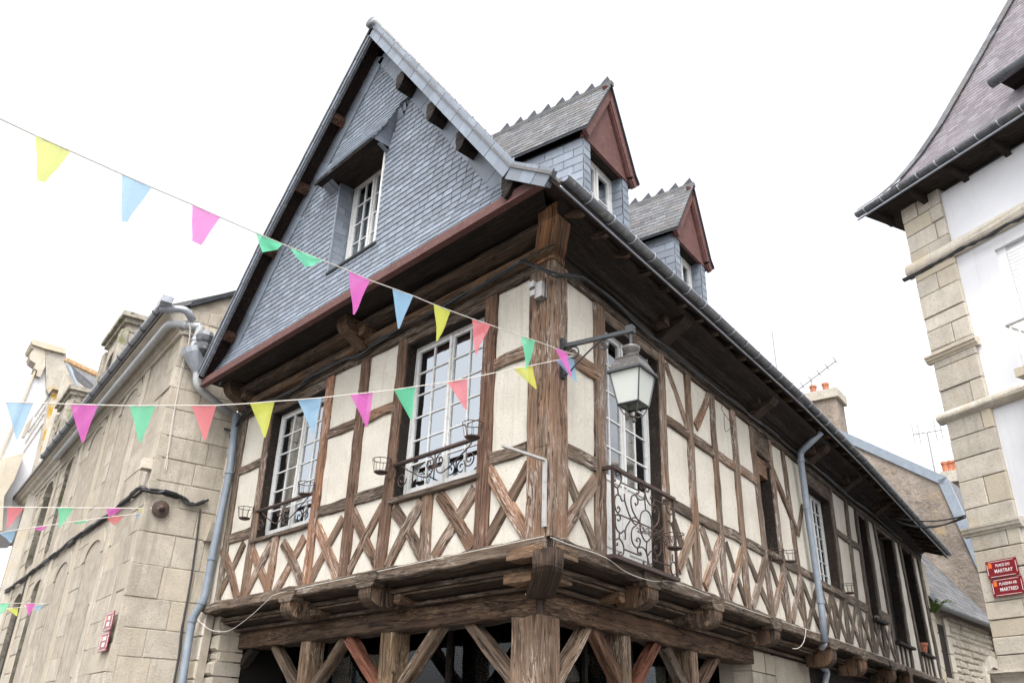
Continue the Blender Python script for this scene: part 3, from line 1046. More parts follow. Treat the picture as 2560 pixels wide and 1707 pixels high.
# ---- sill beam and carved jetty
for fac, uend in ((GB, 6.28), (SD, SEND)):
    us = -0.028
    L = uend - us
    cuts = [us + 0.005] + [us + L * f for f in ((0.52, 1.0) if fac is GB else (0.27, 0.55, 0.8, 1.0))]
    for a, c in zip(cuts, cuts[1:]):
        timber('sill_beam', fac, (a, SILL - 0.055), (c - 0.006, SILL - 0.055), 0.12, 0.07, -0.2, 'wood_grey', bow=0.0, rough=0.008)
    prof = [(-0.2, 3.13), (0.03, 3.13), (0.035, 3.11), (0.015, 3.1), (-0.02, 3.1), (-0.04, 3.09), (-0.185, 3.055), (-0.19, 3.035), (-0.16, 3.035), (-0.15, 3.025), (-0.15, 3.01), (-0.165, 3.0),
            (-0.185, 3.0), (-0.185, 2.98), (-0.2, 2.975), (-0.225, 2.972), (-0.37, 2.94), (-0.375, 2.92), (-0.345, 2.92), (-0.335, 2.908), (-0.345, 2.896), (-0.46, 2.893), (-0.46, 3.1)]
    jm_ = obj('jetty_moulding', MB().sweep(fac, prof, 0, uend, 40, miter0=True, jit=0.003), M['wood_dark'], HOUSE, color=(2.0, 1.8, 1.6))  # near-black planks have the recess shade put into their colour
    for d_, z_, r_ in ((0.022, 3.112, 0.02), (-0.155, 3.02, 0.022), (-0.185, 2.985, 0.012), (-0.345, 2.91, 0.02)):
        rp = [(d_ + r_ * math.cos(t), z_ + r_ * math.sin(t)) for t in [math.pi * 2 * i / 6 for i in range(6)]]
        obj('roll_moulding', MB().sweep(fac, rp, 0, uend, 40, miter0=True, jit=0.002), M['wood_grey'], jm_, color=(0.85, 0.8, 0.75))  # paler wood puts the catch of light on the rolls into colour
corner_prism('rotten_beam_end', lambda z: (0.05, 0.12, 0.12), 'wood_dark', [3.08, 3.12, 3.16, 3.2], color=(1.6, 1.4, 1.2))
corner_prism('beam_end', lambda z: (-0.424, 0.14, 0.14), 'wood_carved', [2.69, 2.76, 2.83, 2.9])
LG = corner_u(GB, -0.42) + 0.054
timber('lintel_beam', GB, (LG + 0.004, 2.795), (6.2, 2.795), 0.215, -0.42, -0.7, 'wood_carved', bow=0.0, rough=0.01, color=(1.35, 1.15, 0.98))
PILLAR = SD.c('8', 790, 1400, -0.42)[0]
timber('lintel_beam', SD, (LG + 0.004, 2.795), (PILLAR + 0.05, 2.795), 0.215, -0.42, -0.7, 'wood_carved', bow=0.0, rough=0.01, color=(1.35, 1.15, 0.98))


def corbel(fac, u, w=0.17, nub=1, z0=2.86, cap=True):
    h_ = 3.07 - z0
    prof = [(-0.3, 3.07), (0.088, 3.07), (0.09, 3.07 - h_ * 0.4), (0.08, 3.07 - h_ * 0.6), (0.055, 3.07 - h_ * 0.76), (0.01, 3.07 - h_ * 0.9), (-0.06, z0), (-0.3, z0 + 0.01)]
    mb = MB()
    n = len(prof)
    vs = [fac.p(u + s * (w / 2 + (0.004 * (k % 3))), z, d) for s in (-1, 1) for k, (d, z) in enumerate(prof)]
    tc = [(z * 1.0 + d * 0.3, s * w / 2 + d * 0.2, d * 0.2) for s in (-1, 1) for d, z in prof]
    mb.add(vs, [list(range(n)), [n + i for i in range(n)][::-1]] + [(i, n + i, n + (i + 1) % n, (i + 1) % n) for i in range(n)], tc)
    c = obj('corbel', mb, M['wood_carved'], HOUSE, color=(1.2, 1.1, 1.0))
    if cap:
        m2 = MB().prism(fac, [(u - w * 0.9, 3.185), (u + w * 0.9, 3.185), (u + w * 0.92, 3.11), (u + w * 0.8, 3.095), (u + w * 0.72, 3.06), (u + w * 0.6, 3.045), (u - w * 0.6, 3.045), (u - w * 0.72, 3.06), (u - w * 0.8, 3.095), (u - w * 0.92, 3.11)], -0.05, 0.1)
        obj('corbel_cap', m2, M['wood_grey'], c, color=(0.8, 0.78, 0.75))
    if nub:
        x = u + nub * w * 1.15
        m3 = MB().prism(fac, [(x - 0.055, 2.91), (x, 2.89), (x + 0.055, 2.91), (x + 0.05, 2.99), (x - 0.05, 2.99)], -0.4, -0.14 + jit(0.02))
        obj('joist_end', m3, M['wood_carved'], c, color=(1.4, 1.3, 1.2))


for k, x, y in (('5', 670, 1050), ('5', 1290, 930)):
    corbel(GB, GB.c(k, x, y, 0.05)[0], 0.2, -1)
for k, x, y in (('6', 1760, 1000), ('8', 530, 1100), ('8', 945, 1220)):
    corbel(SD, SD.c(k, x, y, 0.05)[0], 0.2, -1)
for k, x, y in (('8', 1340, 1310), ('8', 1560, 1400), ('8', 1770, 1470), ('8', 1890, 1510)):
    corbel(SD, SD.c(k, x, y, 0.05)[0], 0.24, 0, 2.8)
# the big rotted corner corbel with its side blocks
corner_prism('corner_corbel', lambda z: (0.09 if z > 2.99 else 0.09 - 0.4 * ((2.99 - z) / 0.17) ** 2.2, 0.21, 0.19), 'wood_dark',
             [2.82, 2.84, 2.87, 2.9, 2.93, 2.96, 2.99, 3.04, 3.1], color=(2.6, 2.3, 2.1))
for fac, w0, w1 in ((GB, 0.2, 0.52), (SD, 0.18, 0.42)):
    c0 = corner_u(fac, -0.15)
    obj('corbel_cap', MB().box(fac, corner_u(fac, 0.08) + w0 - 0.1, corner_u(fac, 0.08) + w1, 3.05, 3.15, -0.1, 0.083), M['wood_carved'], HOUSE, color=(1.8, 1.6, 1.4))
    obj('joist_end', MB().box(fac, c0 + 0.1, c0 + w1, 2.92, 3.02, -0.4, -0.15), M['wood_carved'], HOUSE, color=(2.4, 2.2, 1.9))
b = MB()
b.box(GB, LG + 0.02, LG + 0.12, 2.84, 2.875, -0.42, -0.402)
obj('number_plate', b, M['curtain'], HOUSE)

# ---- ground floor: posts, struts, dark shop behind
corner_prism('corner_post', lambda z: (-0.43, 0.36, 0.32), 'wood_grey', [0, 0.6, 1.2, 1.6, 1.9, 2.1, 2.3, 2.5, 2.72], color=(1.5, 1.35, 1.25))


def gpost(fac, k, x, y, w, mat='wood_grey', color=None):
    u = fac.c(k, x, y, -0.45)[0]
    timber('post', fac, (u, 0), (u, 2.72), w, -0.45, -0.66, mat, color=color, bow=0.0, rough=0.008)
    return u


g0 = gpost(GB, '5', 810, 1290, 0.2, color=(1.5, 1.35, 1.2))
g1 = gpost(GB, '5', 1450, 1200, 0.24, color=(1.8, 1.6, 1.3))
gpost(GB, '5', 210, 1380, 0.2, 'wood_dark')
q0 = gpost(SD, '6', 1600, 1300, 0.17, color=(1.3, 1.2, 1.1))
q1 = gpost(SD, '8', 385, 1400, 0.17, color=(1.3, 1.2, 1.1))


def strut(fac, k, a, b, w=0.12, color=None, mat='wood_grey', ext=0.35):
    A, B = V(fac.c(k, *a, -0.5)), V(fac.c(k, *b, -0.5))
    B = B + (B - A) * ext
    timber('strut', fac, A - (B - A).normalized() * 0.05, B, w, -0.49, -0.6, mat, color=color, bow=0.0)


strut(GB, '5', (390, 1310), (200, 1568), mat='wood_dark')
strut(GB, '5', (575, 1300), (715, 1568), color=(1.5, 1.5, 1.45))
strut(GB, '5', (1100, 1235), (880, 1568), color=(1.4, 1.3, 1.2))
strut(GB, '5', (1150, 1240), (1340, 1568), color=(1.6, 0.85, 0.7))
strut(GB, '6', (260, 1170), (15, 1560), color=(1.4, 1.3, 1.2))
strut(GB, '6', (490, 1160), (780, 1540), color=(1.6, 1.55, 1.5))
strut(SD, '6', (1330, 1175), (1130, 1540), color=(1.6, 1.5, 1.4))
strut(SD, '6', (1385, 1195), (1560, 1568), color=(1.5, 1.1, 0.95))
strut(SD, '6', (1810, 1300), (1680, 1568), color=(1.6, 0.85, 0.7))
strut(SD, '8', (200, 1320), (320, 1568), mat='wood_grey')
strut(SD, '8', (545, 1390), (450, 1568), color=(1.6, 1.35, 1.25))
for fac, a, c in ((GB, corner_u(GB, -1.1) + 0.02, 6.1), (SD, corner_u(SD, -1.1) + 0.02, PILLAR)):
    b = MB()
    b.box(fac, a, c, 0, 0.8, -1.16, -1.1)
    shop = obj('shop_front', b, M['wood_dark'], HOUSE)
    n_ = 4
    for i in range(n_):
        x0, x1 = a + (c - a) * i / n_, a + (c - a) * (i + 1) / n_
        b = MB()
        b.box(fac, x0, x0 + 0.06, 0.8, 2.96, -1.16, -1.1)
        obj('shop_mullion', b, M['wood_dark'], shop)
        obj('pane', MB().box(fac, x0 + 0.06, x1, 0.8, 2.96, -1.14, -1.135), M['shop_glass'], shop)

# ---- stone pier and lintel on the long side, plain wall beyond
b = MB()
zz = 0.0
pier = obj('stone_pier', MB().box(SD, PILLAR + 0.02, PILLAR + 0.85, 0, 2.9, -0.9, -0.47), M['mortar'], HOUSE)
row = 0
while zz < 2.85:
    h = random.uniform(0.24, 0.34)
    z2 = min(zz + h, 2.88)
    cut = PILLAR + (0.5 if row % 2 else 0.36)
    for a, c in ((PILLAR, cut), (cut, PILLAR + 0.87)):
        if c > a:
            obj('stone', MB().box(SD, a + 0.006, c - 0.006, zz + 0.006, z2 - 0.006, -0.7, -0.44 + jit(0.012)), M['granite'], pier)
    zz = z2
    row += 1
b = MB()
b.box(SD, PILLAR + 0.88, PILLAR + 2.35, 2.42, 2.88, -0.7, -0.43)
obj('stone_lintel', b, M['granite'], HOUSE)
b = MB()
b.box(SD, PILLAR + 1.75, PILLAR + 2.4, 0, 2.41, -0.7, -0.44)
obj('stone_jamb', b, M['granite'], HOUSE)
b = MB()
b.box(SD, PILLAR + 0.86, PILLAR + 1.75, 0, 2.41, -0.8, -0.7)
obj('door', b, M['wood_dark'], HOUSE)
b = MB()
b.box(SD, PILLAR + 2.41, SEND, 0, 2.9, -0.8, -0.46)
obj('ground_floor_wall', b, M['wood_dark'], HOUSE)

# ------------------------------------------------------------------ eaves, gable, roof
def clamp_sweep(fac, prof, uend, umin, seg, mat, name, parent=HOUSE, color=None):
    mb = MB()
    n = len(prof)
    vs, tc = [], []
    for s in range(seg + 1):
        for d, z in prof:
            a = max(corner_u(fac, d), umin)
            u = a + (uend - a) * s / seg
            j = 0.004 if 0 < s < seg else 0
            vs.append(fac.p(u, z + jit(j), d + jit(j)))
            tc.append((u, z + d, d))
    fs = [(s * n + k, s * n + (k + 1) % n, (s + 1) * n + (k + 1) % n, (s + 1) * n + k) for s in range(seg) for k in range(n)]
    fs += [list(range(n))[::-1], [seg * n + k for k in range(n)]]
    mb.add(vs, fs, tc)
    return obj(name, mb, M[mat], parent, color=color)


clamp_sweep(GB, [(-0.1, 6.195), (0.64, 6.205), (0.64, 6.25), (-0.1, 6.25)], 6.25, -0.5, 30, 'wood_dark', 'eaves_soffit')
clamp_sweep(GB, [(-0.1, 6.055), (0.25, 6.055), (0.275, 6.07), (0.29, 6.095), (0.29, 6.13), (0.265, 6.15), (-0.1, 6.15)], 6.2, -0.5, 40, 'wood_carved', 'eaves_beam')
clamp_sweep(GB, [(-0.1, 5.895), (0.1, 5.895), (0.13, 5.905), (0.15, 5.935), (0.15, 5.985), (0.125, 6.01), (-0.1, 6.01)], 6.2, -0.5, 40, 'wood_carved', 'eaves_beam', color=(1.3, 1.2, 1.1))
clamp_sweep(SD, [(-0.1, 5.86), (0.055, 5.86), (0.065, 5.96), (0.1, 5.965), (0.11, 5.98), (0.16, 5.99), (0.2, 6.02), (0.21, 6.06), (0.42, 6.1), (0.46, 6.12), (0.46, 6.15), (-0.1, 6.19)],
            SEND + 0.1, -0.6, 50, 'wood_dark', 'eaves_moulding')
timber('wall_plate', GB, (-0.02, 5.84), (6.2, 5.84), 0.11, 0.05, -0.1, 'wood_grey', bow=0.0)
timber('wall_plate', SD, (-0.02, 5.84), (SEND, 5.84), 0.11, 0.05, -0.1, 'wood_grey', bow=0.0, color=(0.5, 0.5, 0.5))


def eave_corbel(fac, u, w=0.2, color=(1.0, 1.0, 1.0)):
    prof = [(0.03, 6.2), (0.44, 6.2), (0.44, 6.13), (0.42, 6.07), (0.37, 6.02), (0.29, 5.99), (0.2, 5.93), (0.12, 5.87), (0.03, 5.86)]
    n = len(prof)
    vs = [fac.p(u + s * w / 2, z, d) for s in (-1, 1) for d, z in prof]
    mb = MB().add(vs, [list(range(n)), [n + i for i in range(n)][::-1]] + [(i, n + i, n + (i + 1) % n, (i + 1) % n) for i in range(n)], [(d, z, s) for s in (-1, 1) for d, z in prof])
    c = obj('eaves_corbel', mb, M['wood_carved'], HOUSE, color=color)
    x = u - w * 1.05
    obj('joist_end', MB().prism(fac, [(x - 0.06, 5.98), (x + 0.06, 5.96), (x + 0.07, 6.06), (x - 0.05, 6.08)], 0.1, 0.27), M['wood_carved'], c, color=color)


eave_corbel(GB, GB.c('B', 1090, 1030, 0.3)[0], 0.2, (1.6, 1.4, 1.2))
eave_corbel(GB, 6.0, 0.2)
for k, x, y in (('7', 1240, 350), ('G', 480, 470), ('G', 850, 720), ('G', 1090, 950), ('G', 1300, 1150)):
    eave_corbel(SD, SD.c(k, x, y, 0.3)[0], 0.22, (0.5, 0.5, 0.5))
corner_prism('corner_bracket', lambda z: (0.07 + 0.26 * min(1, max(0, (z - 5.93) / 0.14)) ** 0.6, 0.26, 0.22), 'wood_carved',
             [5.86, 5.93, 5.95, 5.98, 6.02, 6.07, 6.14, 6.22], color=(1.9, 1.6, 1.35))

# red fascia under the slate skirt
b = MB()
b.box(GB, -0.53, 6.33, 6.16, 6.27, 0.64, 0.685)
b.box(GB, -0.53, 6.33, 6.15, 6.17, 0.62, 0.70)
obj('fascia_board', b, M['redpaint'], HOUSE)

# ---- slate placing
SLATE_MB = MB()
SLATE_MB.add([(-.5, 0, 0.0), (.5, 0, 0.0), (.5, 1, -0.006), (-.5, 1, -0.006), (-.497, 0.0, 0.0065), (.497, 0.0, 0.0065), (.497, 1, 0.001), (-.497, 1, 0.001)],
             [(0, 3, 2, 1), (4, 5, 6, 7), (0, 1, 5, 4), (1, 2, 6, 5), (2, 3, 7, 6), (3, 0, 4, 7)])


class Slates:
    def __init__(self, mat, limit=300):
        self.items, self.mat, self.limit = [], mat, limit

    def put(self, O, Y, N, w, h, parent, tilt=0.0):
        Y, N = V(Y).normalized(), V(N).normalized()
        N = (N - Y * N.dot(Y)).normalized()
        X = Y.cross(N)
        tw = jit(0.012) if random.random() > 0.03 else jit(0.05)
        X2, Y2 = X + Y * tw, Y - X * tw
        N2 = (N + X * jit(0.02) + Y * jit(0.015)).normalized()
        mtx = Matrix(((X2.x * w, Y2.x * h, N2.x, O.x), (X2.y * w, Y2.y * h, N2.y, O.y), (X2.z * w, Y2.z * h, N2.z, O.z), (0, 0, 0, 1)))
        r = CAM - O
        vis = max(0.0, r.normalized().dot(N)) * w * h / r.length_squared
        self.items.append((vis, mtx, parent))

    def build(self, name='slate'):
        me = SLATE_MB.mesh(name, self.mat)
        self.items.sort(key=lambda q: -q[0])
        for vis, mtx, par in self.items[:self.limit]:
            o = bpy.data.objects.new(name, me)
            COL.objects.link(o)
            o.parent = par
            o.matrix_basis = Matrix.Translation(-world_loc(par)) @ mtx
        rest = {}
        for vis, mtx, par in self.items[self.limit:]:
            rest.setdefault(par, MB()).add([mtx @ q for q in SLATE_MB.v], SLATE_MB.f, rnd=random.random())
        for par, mb in rest.items():
            obj('slate_courses', mb, self.mat, par, kind='stuff')


GS = Slates(M['slate'], 230)
RS = Slates(M['roof_slate'], 70)
VD = 0.75
APEX = (2.72, 10.44)
RR = [APEX, (-0.2, 6.46), (-0.72, 6.10)]
LL = [APEX, (4.97, 8.03), (6.3, 6.32)]


def line_u(poly, z):
    for a, b_ in zip(poly, poly[1:]):
        if b_[1] <= z <= a[1]:
            return a[0] + (b_[0] - a[0]) * (z - a[1]) / (b_[1] - a[1])
    return poly[0][0] if z > poly[0][1] else poly[-1][0]


SH = 0.045
GWIN = (2.42, 3.43, 6.96, 8.44)
WD = 0.50
HOOD_B = 8.33


def hood_right(z):
    pts = [(8.27, 2.36), (8.45, 2.34), (8.58, 2.29), (8.71, 2.2), (8.83, 2.08), (8.93, 1.94), (9.06, 1.77), (9.16, 1.68)]
    for (z0, a), (z1, b_) in zip(pts, pts[1:]):
        if z0 <= z <= z1:
            return a + (b_ - a) * (z - z0) / (z1 - z0)
    return 9


def hood_d(z):
    return 0.25 * max(0.0, (9.1 - z) / 0.77) ** 1.7 if z >= HOOD_B - 0.02 else 0.0


def wall_d(u, z):
    d = WD
    if z < 6.78:
        d += 0.145 * ((6.78 - z) / 0.53) ** 1.8
    if HOOD_B - 0.02 <= z < 9.1 and hood_right(z) < u < 3.7:
        d += hood_d(z)
    return d


b = MB()
zs = [6.25, 6.4, 6.6, 6.78, GWIN[2]]
def strip(z0, z1, ua0, ua1, ub0, ub1):
    b.add([GB.p(ua0, z0, wall_d(-9, z0) - 0.012), GB.p(ub0, z0, wall_d(-9, z0) - 0.012), GB.p(ub1, z1, wall_d(-9, z1) - 0.012), GB.p(ua1, z1, wall_d(-9, z1) - 0.012)], [(0, 1, 2, 3)])
for za, zb in zip(zs, zs[1:]):
    strip(za, zb, line_u(RR, za) + SH, line_u(RR, zb) + SH, line_u(LL, za) + SH, line_u(LL, zb) + SH)
za, zb = GWIN[2], GWIN[3]
strip(za, zb, line_u(RR, za) + SH, line_u(RR, zb) + SH, GWIN[0], GWIN[0])
strip(za, zb, GWIN[1], GWIN[1], line_u(LL, za) + SH, line_u(LL, zb) + SH)
strip(zb, 10.4, line_u(RR, zb) + SH, line_u(RR, 10.4) + SH, line_u(LL, zb) + SH, line_u(LL, 10.4) + SH)
GW = obj('gable_wall', b, M['slate_dark'], HOUSE)
EXPO, SW = 0.078, 0.165
z = 6.235
row = 0
while z < 10.25:
    ur, ul = line_u(RR, z) + SH + 0.05, line_u(LL, z) + SH - 0.02
    u = ur - (row % 2) * SW / 2 - random.uniform(0, 0.02)
    while u < ul:
        w_ = SW * random.uniform(0.93, 1.06)
        a, c = u, u + w_
        skip = False
        zc = z + EXPO * 0.5
        if GWIN[2] - 0.02 < zc < GWIN[3] - 0.08:
            if a > GWIN[0] - 0.03 and c < GWIN[1] + 0.03:
                skip = True
            elif a < GWIN[0] < c:
                c = GWIN[0]
            elif a < GWIN[1] < c:
                a = GWIN[1]
        if HOOD_B - 0.14 < z < HOOD_B and 2.36 < (a + c) / 2 < 3.69 and not skip:
            skip = zc < GWIN[3] and GWIN[0] < (a + c) / 2 < GWIN[1]
        if not skip and c - a > 0.03:
            um = (a + c) / 2
            d0, d1 = wall_d(um, z), wall_d(um, z + EXPO * 1.3)
            Y = GB.p(um, z + EXPO * 1.3, d1 - 0.006) - GB.p(um, z, d0)
            N = V((0, -1, 0)) + UP * ((d1 - d0) * -1 / (EXPO * 1.3)) * -1
            GS.put(GB.p(um, z + jit(0.002), d0), Y, V((0, -1, 0)), c - a - 0.011, Y.length, GW)
        u += w_
    z += EXPO
    row += 1
# border strip of larger slates along the rakes, on the wall
def rake_pts(poly, step):
    out = []
    for a, b_ in zip(poly, poly[1:]):
        A, B = V(a), V(b_)
        n_ = max(1, round((B - A).length / step))
        for i in range(n_):
            out.append((A + (B - A) * i / n_, A + (B - A) * (i + 1) / n_, (B - A).normalized()))
    return out


for poly, sg in ((RR[:2], 1), (LL, -1)):
    for i, (A, B, t) in enumerate(rake_pts(poly, 0.27)):
        inn = V((t.y, -t.x)) * (1 if sg < 0 else -1)
        if inn.y > 0:
            inn = -inn
        off = 0.02
        q = [A + inn * off, B + inn * off - t * 0.006, B + inn * 0.3 - t * 0.03, A + inn * 0.3 - t * 0.03]
        q = [(p.x + SH, p.y) for p in q]
        obj('border_slate', MB().prism(GB, q, WD + 0.004, WD + 0.016 + 0.003 * (i % 2)), M['slate'], GW)

# hood over the gable window: soffit and cheek
b = MB()
b.add([GB.p(2.36, HOOD_B + 0.0, WD - 0.25), GB.p(3.7, HOOD_B, WD - 0.25), GB.p(3.7, HOOD_B - 0.01, WD + hood_d(HOOD_B) - 0.004), GB.p(2.36, HOOD_B - 0.01, WD + hood_d(HOOD_B) - 0.004)], [(0, 1, 2, 3)])
b.box(GB, 2.34, 3.71, HOOD_B - 0.03, HOOD_B - 0.012, WD + hood_d(HOOD_B) - 0.03, WD + hood_d(HOOD_B) - 0.006)
hood = obj('window_hood', b, M['wood_dark'], HOUSE)
vs = []
for i in range(11):
    zz = HOOD_B - 0.01 + (9.09 - HOOD_B) * i / 10
    u_ = hood_right(zz)
    vs += [GB.p(u_, zz, WD - 0.02), GB.p(u_, zz, WD + hood_d(zz) + 0.004)]
obj('hood_cheek', MB().add(vs, [(2 * i, 2 * i + 1, 2 * i + 3, 2 * i + 2) for i in range(10)]), M['slate'], hood)
# gable window, jamb slates, sill
window(GB, GWIN[0] + 0.02, GWIN[1] - 0.02, GWIN[2] + 0.02, GWIN[3] - 0.06, WD - 0.2, 2, 2, 4, curt=((0.3, 0.5, 0, 1), (0.75, 0.97, 0, 1)), frame=0.06)
b = MB()
b.box(GB, GWIN[1] + 0.005, GWIN[1] + 0.03, GWIN[2] - 0.02, GWIN[3], WD - 0.3, WD - 0.005)
b.box(GB, GWIN[0] - 0.03, GWIN[0] - 0.005, GWIN[2] - 0.02, GWIN[3], WD - 0.3, WD - 0.005)
b.box(GB, GWIN[0] - 0.03, GWIN[1] + 0.03, GWIN[2] - 0.05, GWIN[2] - 0.02, WD - 0.3, WD + 0.02)
b.box(GB, GWIN[0] - 0.03, GWIN[1] + 0.03, GWIN[3] + 0.001, GWIN[3] + 0.03, WD - 0.3, WD - 0.005)
jm = obj('window_lining', b, M['slate_dark'], HOUSE)
JF = Fac(GB.p(GWIN[1] + 0.005, 0, WD), V((0, 1, 0)), V((1, 0, 0)))
for i in range(14):
    zz = GWIN[2] + i * 0.1
    if zz + 0.1 > GWIN[3] + 0.02:
        break
    for a, c in (((0, 0.12), (0.12, 0.24)) if i % 2 else ((0, 0.18), (0.18, 0.24))):
        obj('slate_tile', MB().box(JF, a + 0.002, c - 0.002, zz + 0.002, zz + 0.1, 0.0, 0.008 + jit(0.002)), M['slate'], jm)
b = MB()
b.box(GB, GWIN[1] - 0.012, GWIN[1] + 0.01, GWIN[2] - 0.02, HOOD_B - 0.02, WD, WD + 0.02)
obj('zinc_edge', b, M['pipe'], jm)
b = MB()
b.box(GB, GWIN[0] - 0.012, GWIN[0] + 0.012, GWIN[2] - 0.02, HOOD_B - 0.02, WD - 0.03, WD + 0.016)
obj('edge_trim', b, M['white_paint'], jm)


# ---- main roof
def gd(u, d=VD):
    """side-frame distance of the point (u, d) of the gable frame"""
    return GB.p(u, 0, d).dot(SD.n)


ROOF = [(gd(RR[2][0]), RR[2][1]), (gd(RR[1][0]), RR[1][1]), (gd(APEX[0]), APEX[1]), (gd(LL[1][0]), LL[1][1]), (gd(LL[2][0]), LL[2][1])]
GUT = [(-0.72, 6.10), (2.5, 6.18), (5.7, 6.25), (9.0, 6.19), (12.0, 6.06), (SEND + 0.35, 5.90)]


def gut_z(u):
    for (a, z0), (c, z1) in zip(GUT, GUT[1:]):
        if u <= c:
            return z0 + (z1 - z0) * (u - a) / (c - a)
    return GUT[-1][1]


def u_at_verge(d, dv=VD):
    return (-dv - SD.n.y * d) / SD.e.y


def roof_sheet(off, mat, name, front=VD, parent=HOUSE, thick=0.05, back=SEND + 0.35):
    N = 12
    vs, fs = [], []
    for k, (d, z) in enumerate(ROOF):
        for i in range(N + 1):
            a = u_at_verge(d, front)
            u = a + (back - a) * i / N
            dz = 0.0
            if k in (0, 1):
                dz = (gut_z(u) - 6.10) * (1.0 if k == 0 else 0.5)
            if k == 2:
                dz = -0.07 * (u - a)
            for o_ in (off, off - thick):
                vs.append(SD.p(u, z + dz + o_, d))
    m_ = (N + 1) * 2
    for k in range(len(ROOF) - 1):
        for i in range(N):
            a = k * m_ + i * 2
            c = (k + 1) * m_ + i * 2
            fs += [(a, a + 2, c + 2, c), (a + 1, c + 1, c + 3, a + 3)]
        a, c = k * m_, (k + 1) * m_
        fs += [(a, c, c + 1, a + 1)]
        a, c = k * m_ + 2 * N, (k + 1) * m_ + 2 * N
        fs += [(a, a + 1, c + 1, c)]
    for k in (0, len(ROOF) - 1):
        for i in range(N):
            a = k * m_ + i * 2
            fs.append((a, a + 1, a + 3, a + 2))
    return obj(name, MB().add(vs, fs), M[mat], parent)


roof = roof_sheet(0.0, 'wood_dark', 'roof_boarding', thick=0.06)
roof.color = (1.0, 0.75, 0.7, 1)
rf = roof_sheet(0.04, 'roof_slate', 'roof', front=VD + 0.03, thick=0.035)
# verge: band of slates facing the street
for poly, sg in ((RR, 1), (LL, -1)):
    for i, (A, B, t) in enumerate(rake_pts(poly, 0.25)):
        inn = V((t.y, -t.x))
        if inn.y > 0:
            inn = -inn
        wv = 0.17 if sg > 0 else 0.12
        q = [A - inn * 0.07 + t * 0.003, B - inn * 0.07 - t * 0.003, B + inn * (wv - 0.06) - t * 0.02, A + inn * (wv - 0.06) - t * 0.014]
        obj('verge_slate', MB().prism(GB, [(p.x, p.y) for p in q], VD + 0.0, VD + 0.014 + 0.002 * (i % 2)), M['slate'], rf)
for poly in (RR, LL):
    for A, B in zip(poly, poly[1:]):
        A, B = V(A), V(B)
        t = (B - A).normalized()
        inn = V((t.y, -t.x))
        if inn.y > 0:
            inn = -inn
        q = [A - inn * 0.055, B - inn * 0.055, B + inn * 0.1, A + inn * 0.1]
        obj('bargeboard', MB().prism(GB, [(p.x, p.y) for p in q], VD - 0.04, VD - 0.002), M['zinc_dark'], rf)
# ridge roll
rd = ROOF[2][0]
ridge = MB().tube([SD.p(u_at_verge(rd, VD + 0.06), APEX[1] + 0.06, rd), SD.p(SEND + 0.3, APEX[1] + 0.02 - 0.07 * (SEND + 0.3 - u_at_verge(rd)), rd)], 0.085, 12)
obj('ridge_capping', ridge, M['zinc_dark'], rf, smooth=True)
# purlin ends
for k, x, y in (('A', 505, 355), ('A', 690, 530), ('A', 870, 700), ('A', 1150, 965)):
    u, z = GB.c(k, x, y, 0.7)
    u, z = u + 0.05, z - 0.075
    obj('purlin_end', MB().prism(GB, [(u - 0.07, z + 0.14), (u + 0.08, z + 0.14), (u + 0.09, z + 0.02), (u + 0.07, z - 0.04), (u + 0.08, z - 0.07), (u + 0.04, z - 0.12), (u - 0.02, z - 0.08), (u - 0.07, z + 0.0)], WD - 0.1, VD - 0.02), M['wood_dark'], HOUSE)
for k, x, y in (('H', 2040, 160), ('B', 755, 130), ('B', 530, 565), ('B', 262, 1085)):
    u, z = GB.c(k, x, y, 0.6)
    z = 0
    for zz in [6.4 + i * 0.02 for i in range(200)]:
        if line_u(LL, zz) < u:
            z = zz
            break
    t = V((LL[0][0] - LL[1][0], LL[0][1] - LL[1][1])).normalized()
    A = V((u, z - 0.085))
    nn = V((t.y, -t.x))
    q = [A + t * 0.045, A - t * 0.045, A - t * 0.045 + V((0, -0.08)), A + t * 0.045 + V((0, -0.08))]
    obj('purlin_end', MB().prism(GB, [(p.x, p.y) for p in q], WD - 0.1, VD - 0.05), M['wood_carved'], HOUSE, color=(0.9, 0.62, 0.56))

# ---- dormers
def roof_z(d):
    return ROOF[1][1] + (ROOF[1][0] - d) * (ROOF[2][1] - ROOF[1][1]) / (ROOF[1][0] - ROOF[2][0]) if d < ROOF[1][0] else ROOF[1][1] - 0.5 * (d - ROOF[1][0])


def roof_d(z):
    return ROOF[1][0] - (z - ROOF[1][1]) * (ROOF[1][0] - ROOF[2][0]) / (ROOF[2][1] - ROOF[1][1])


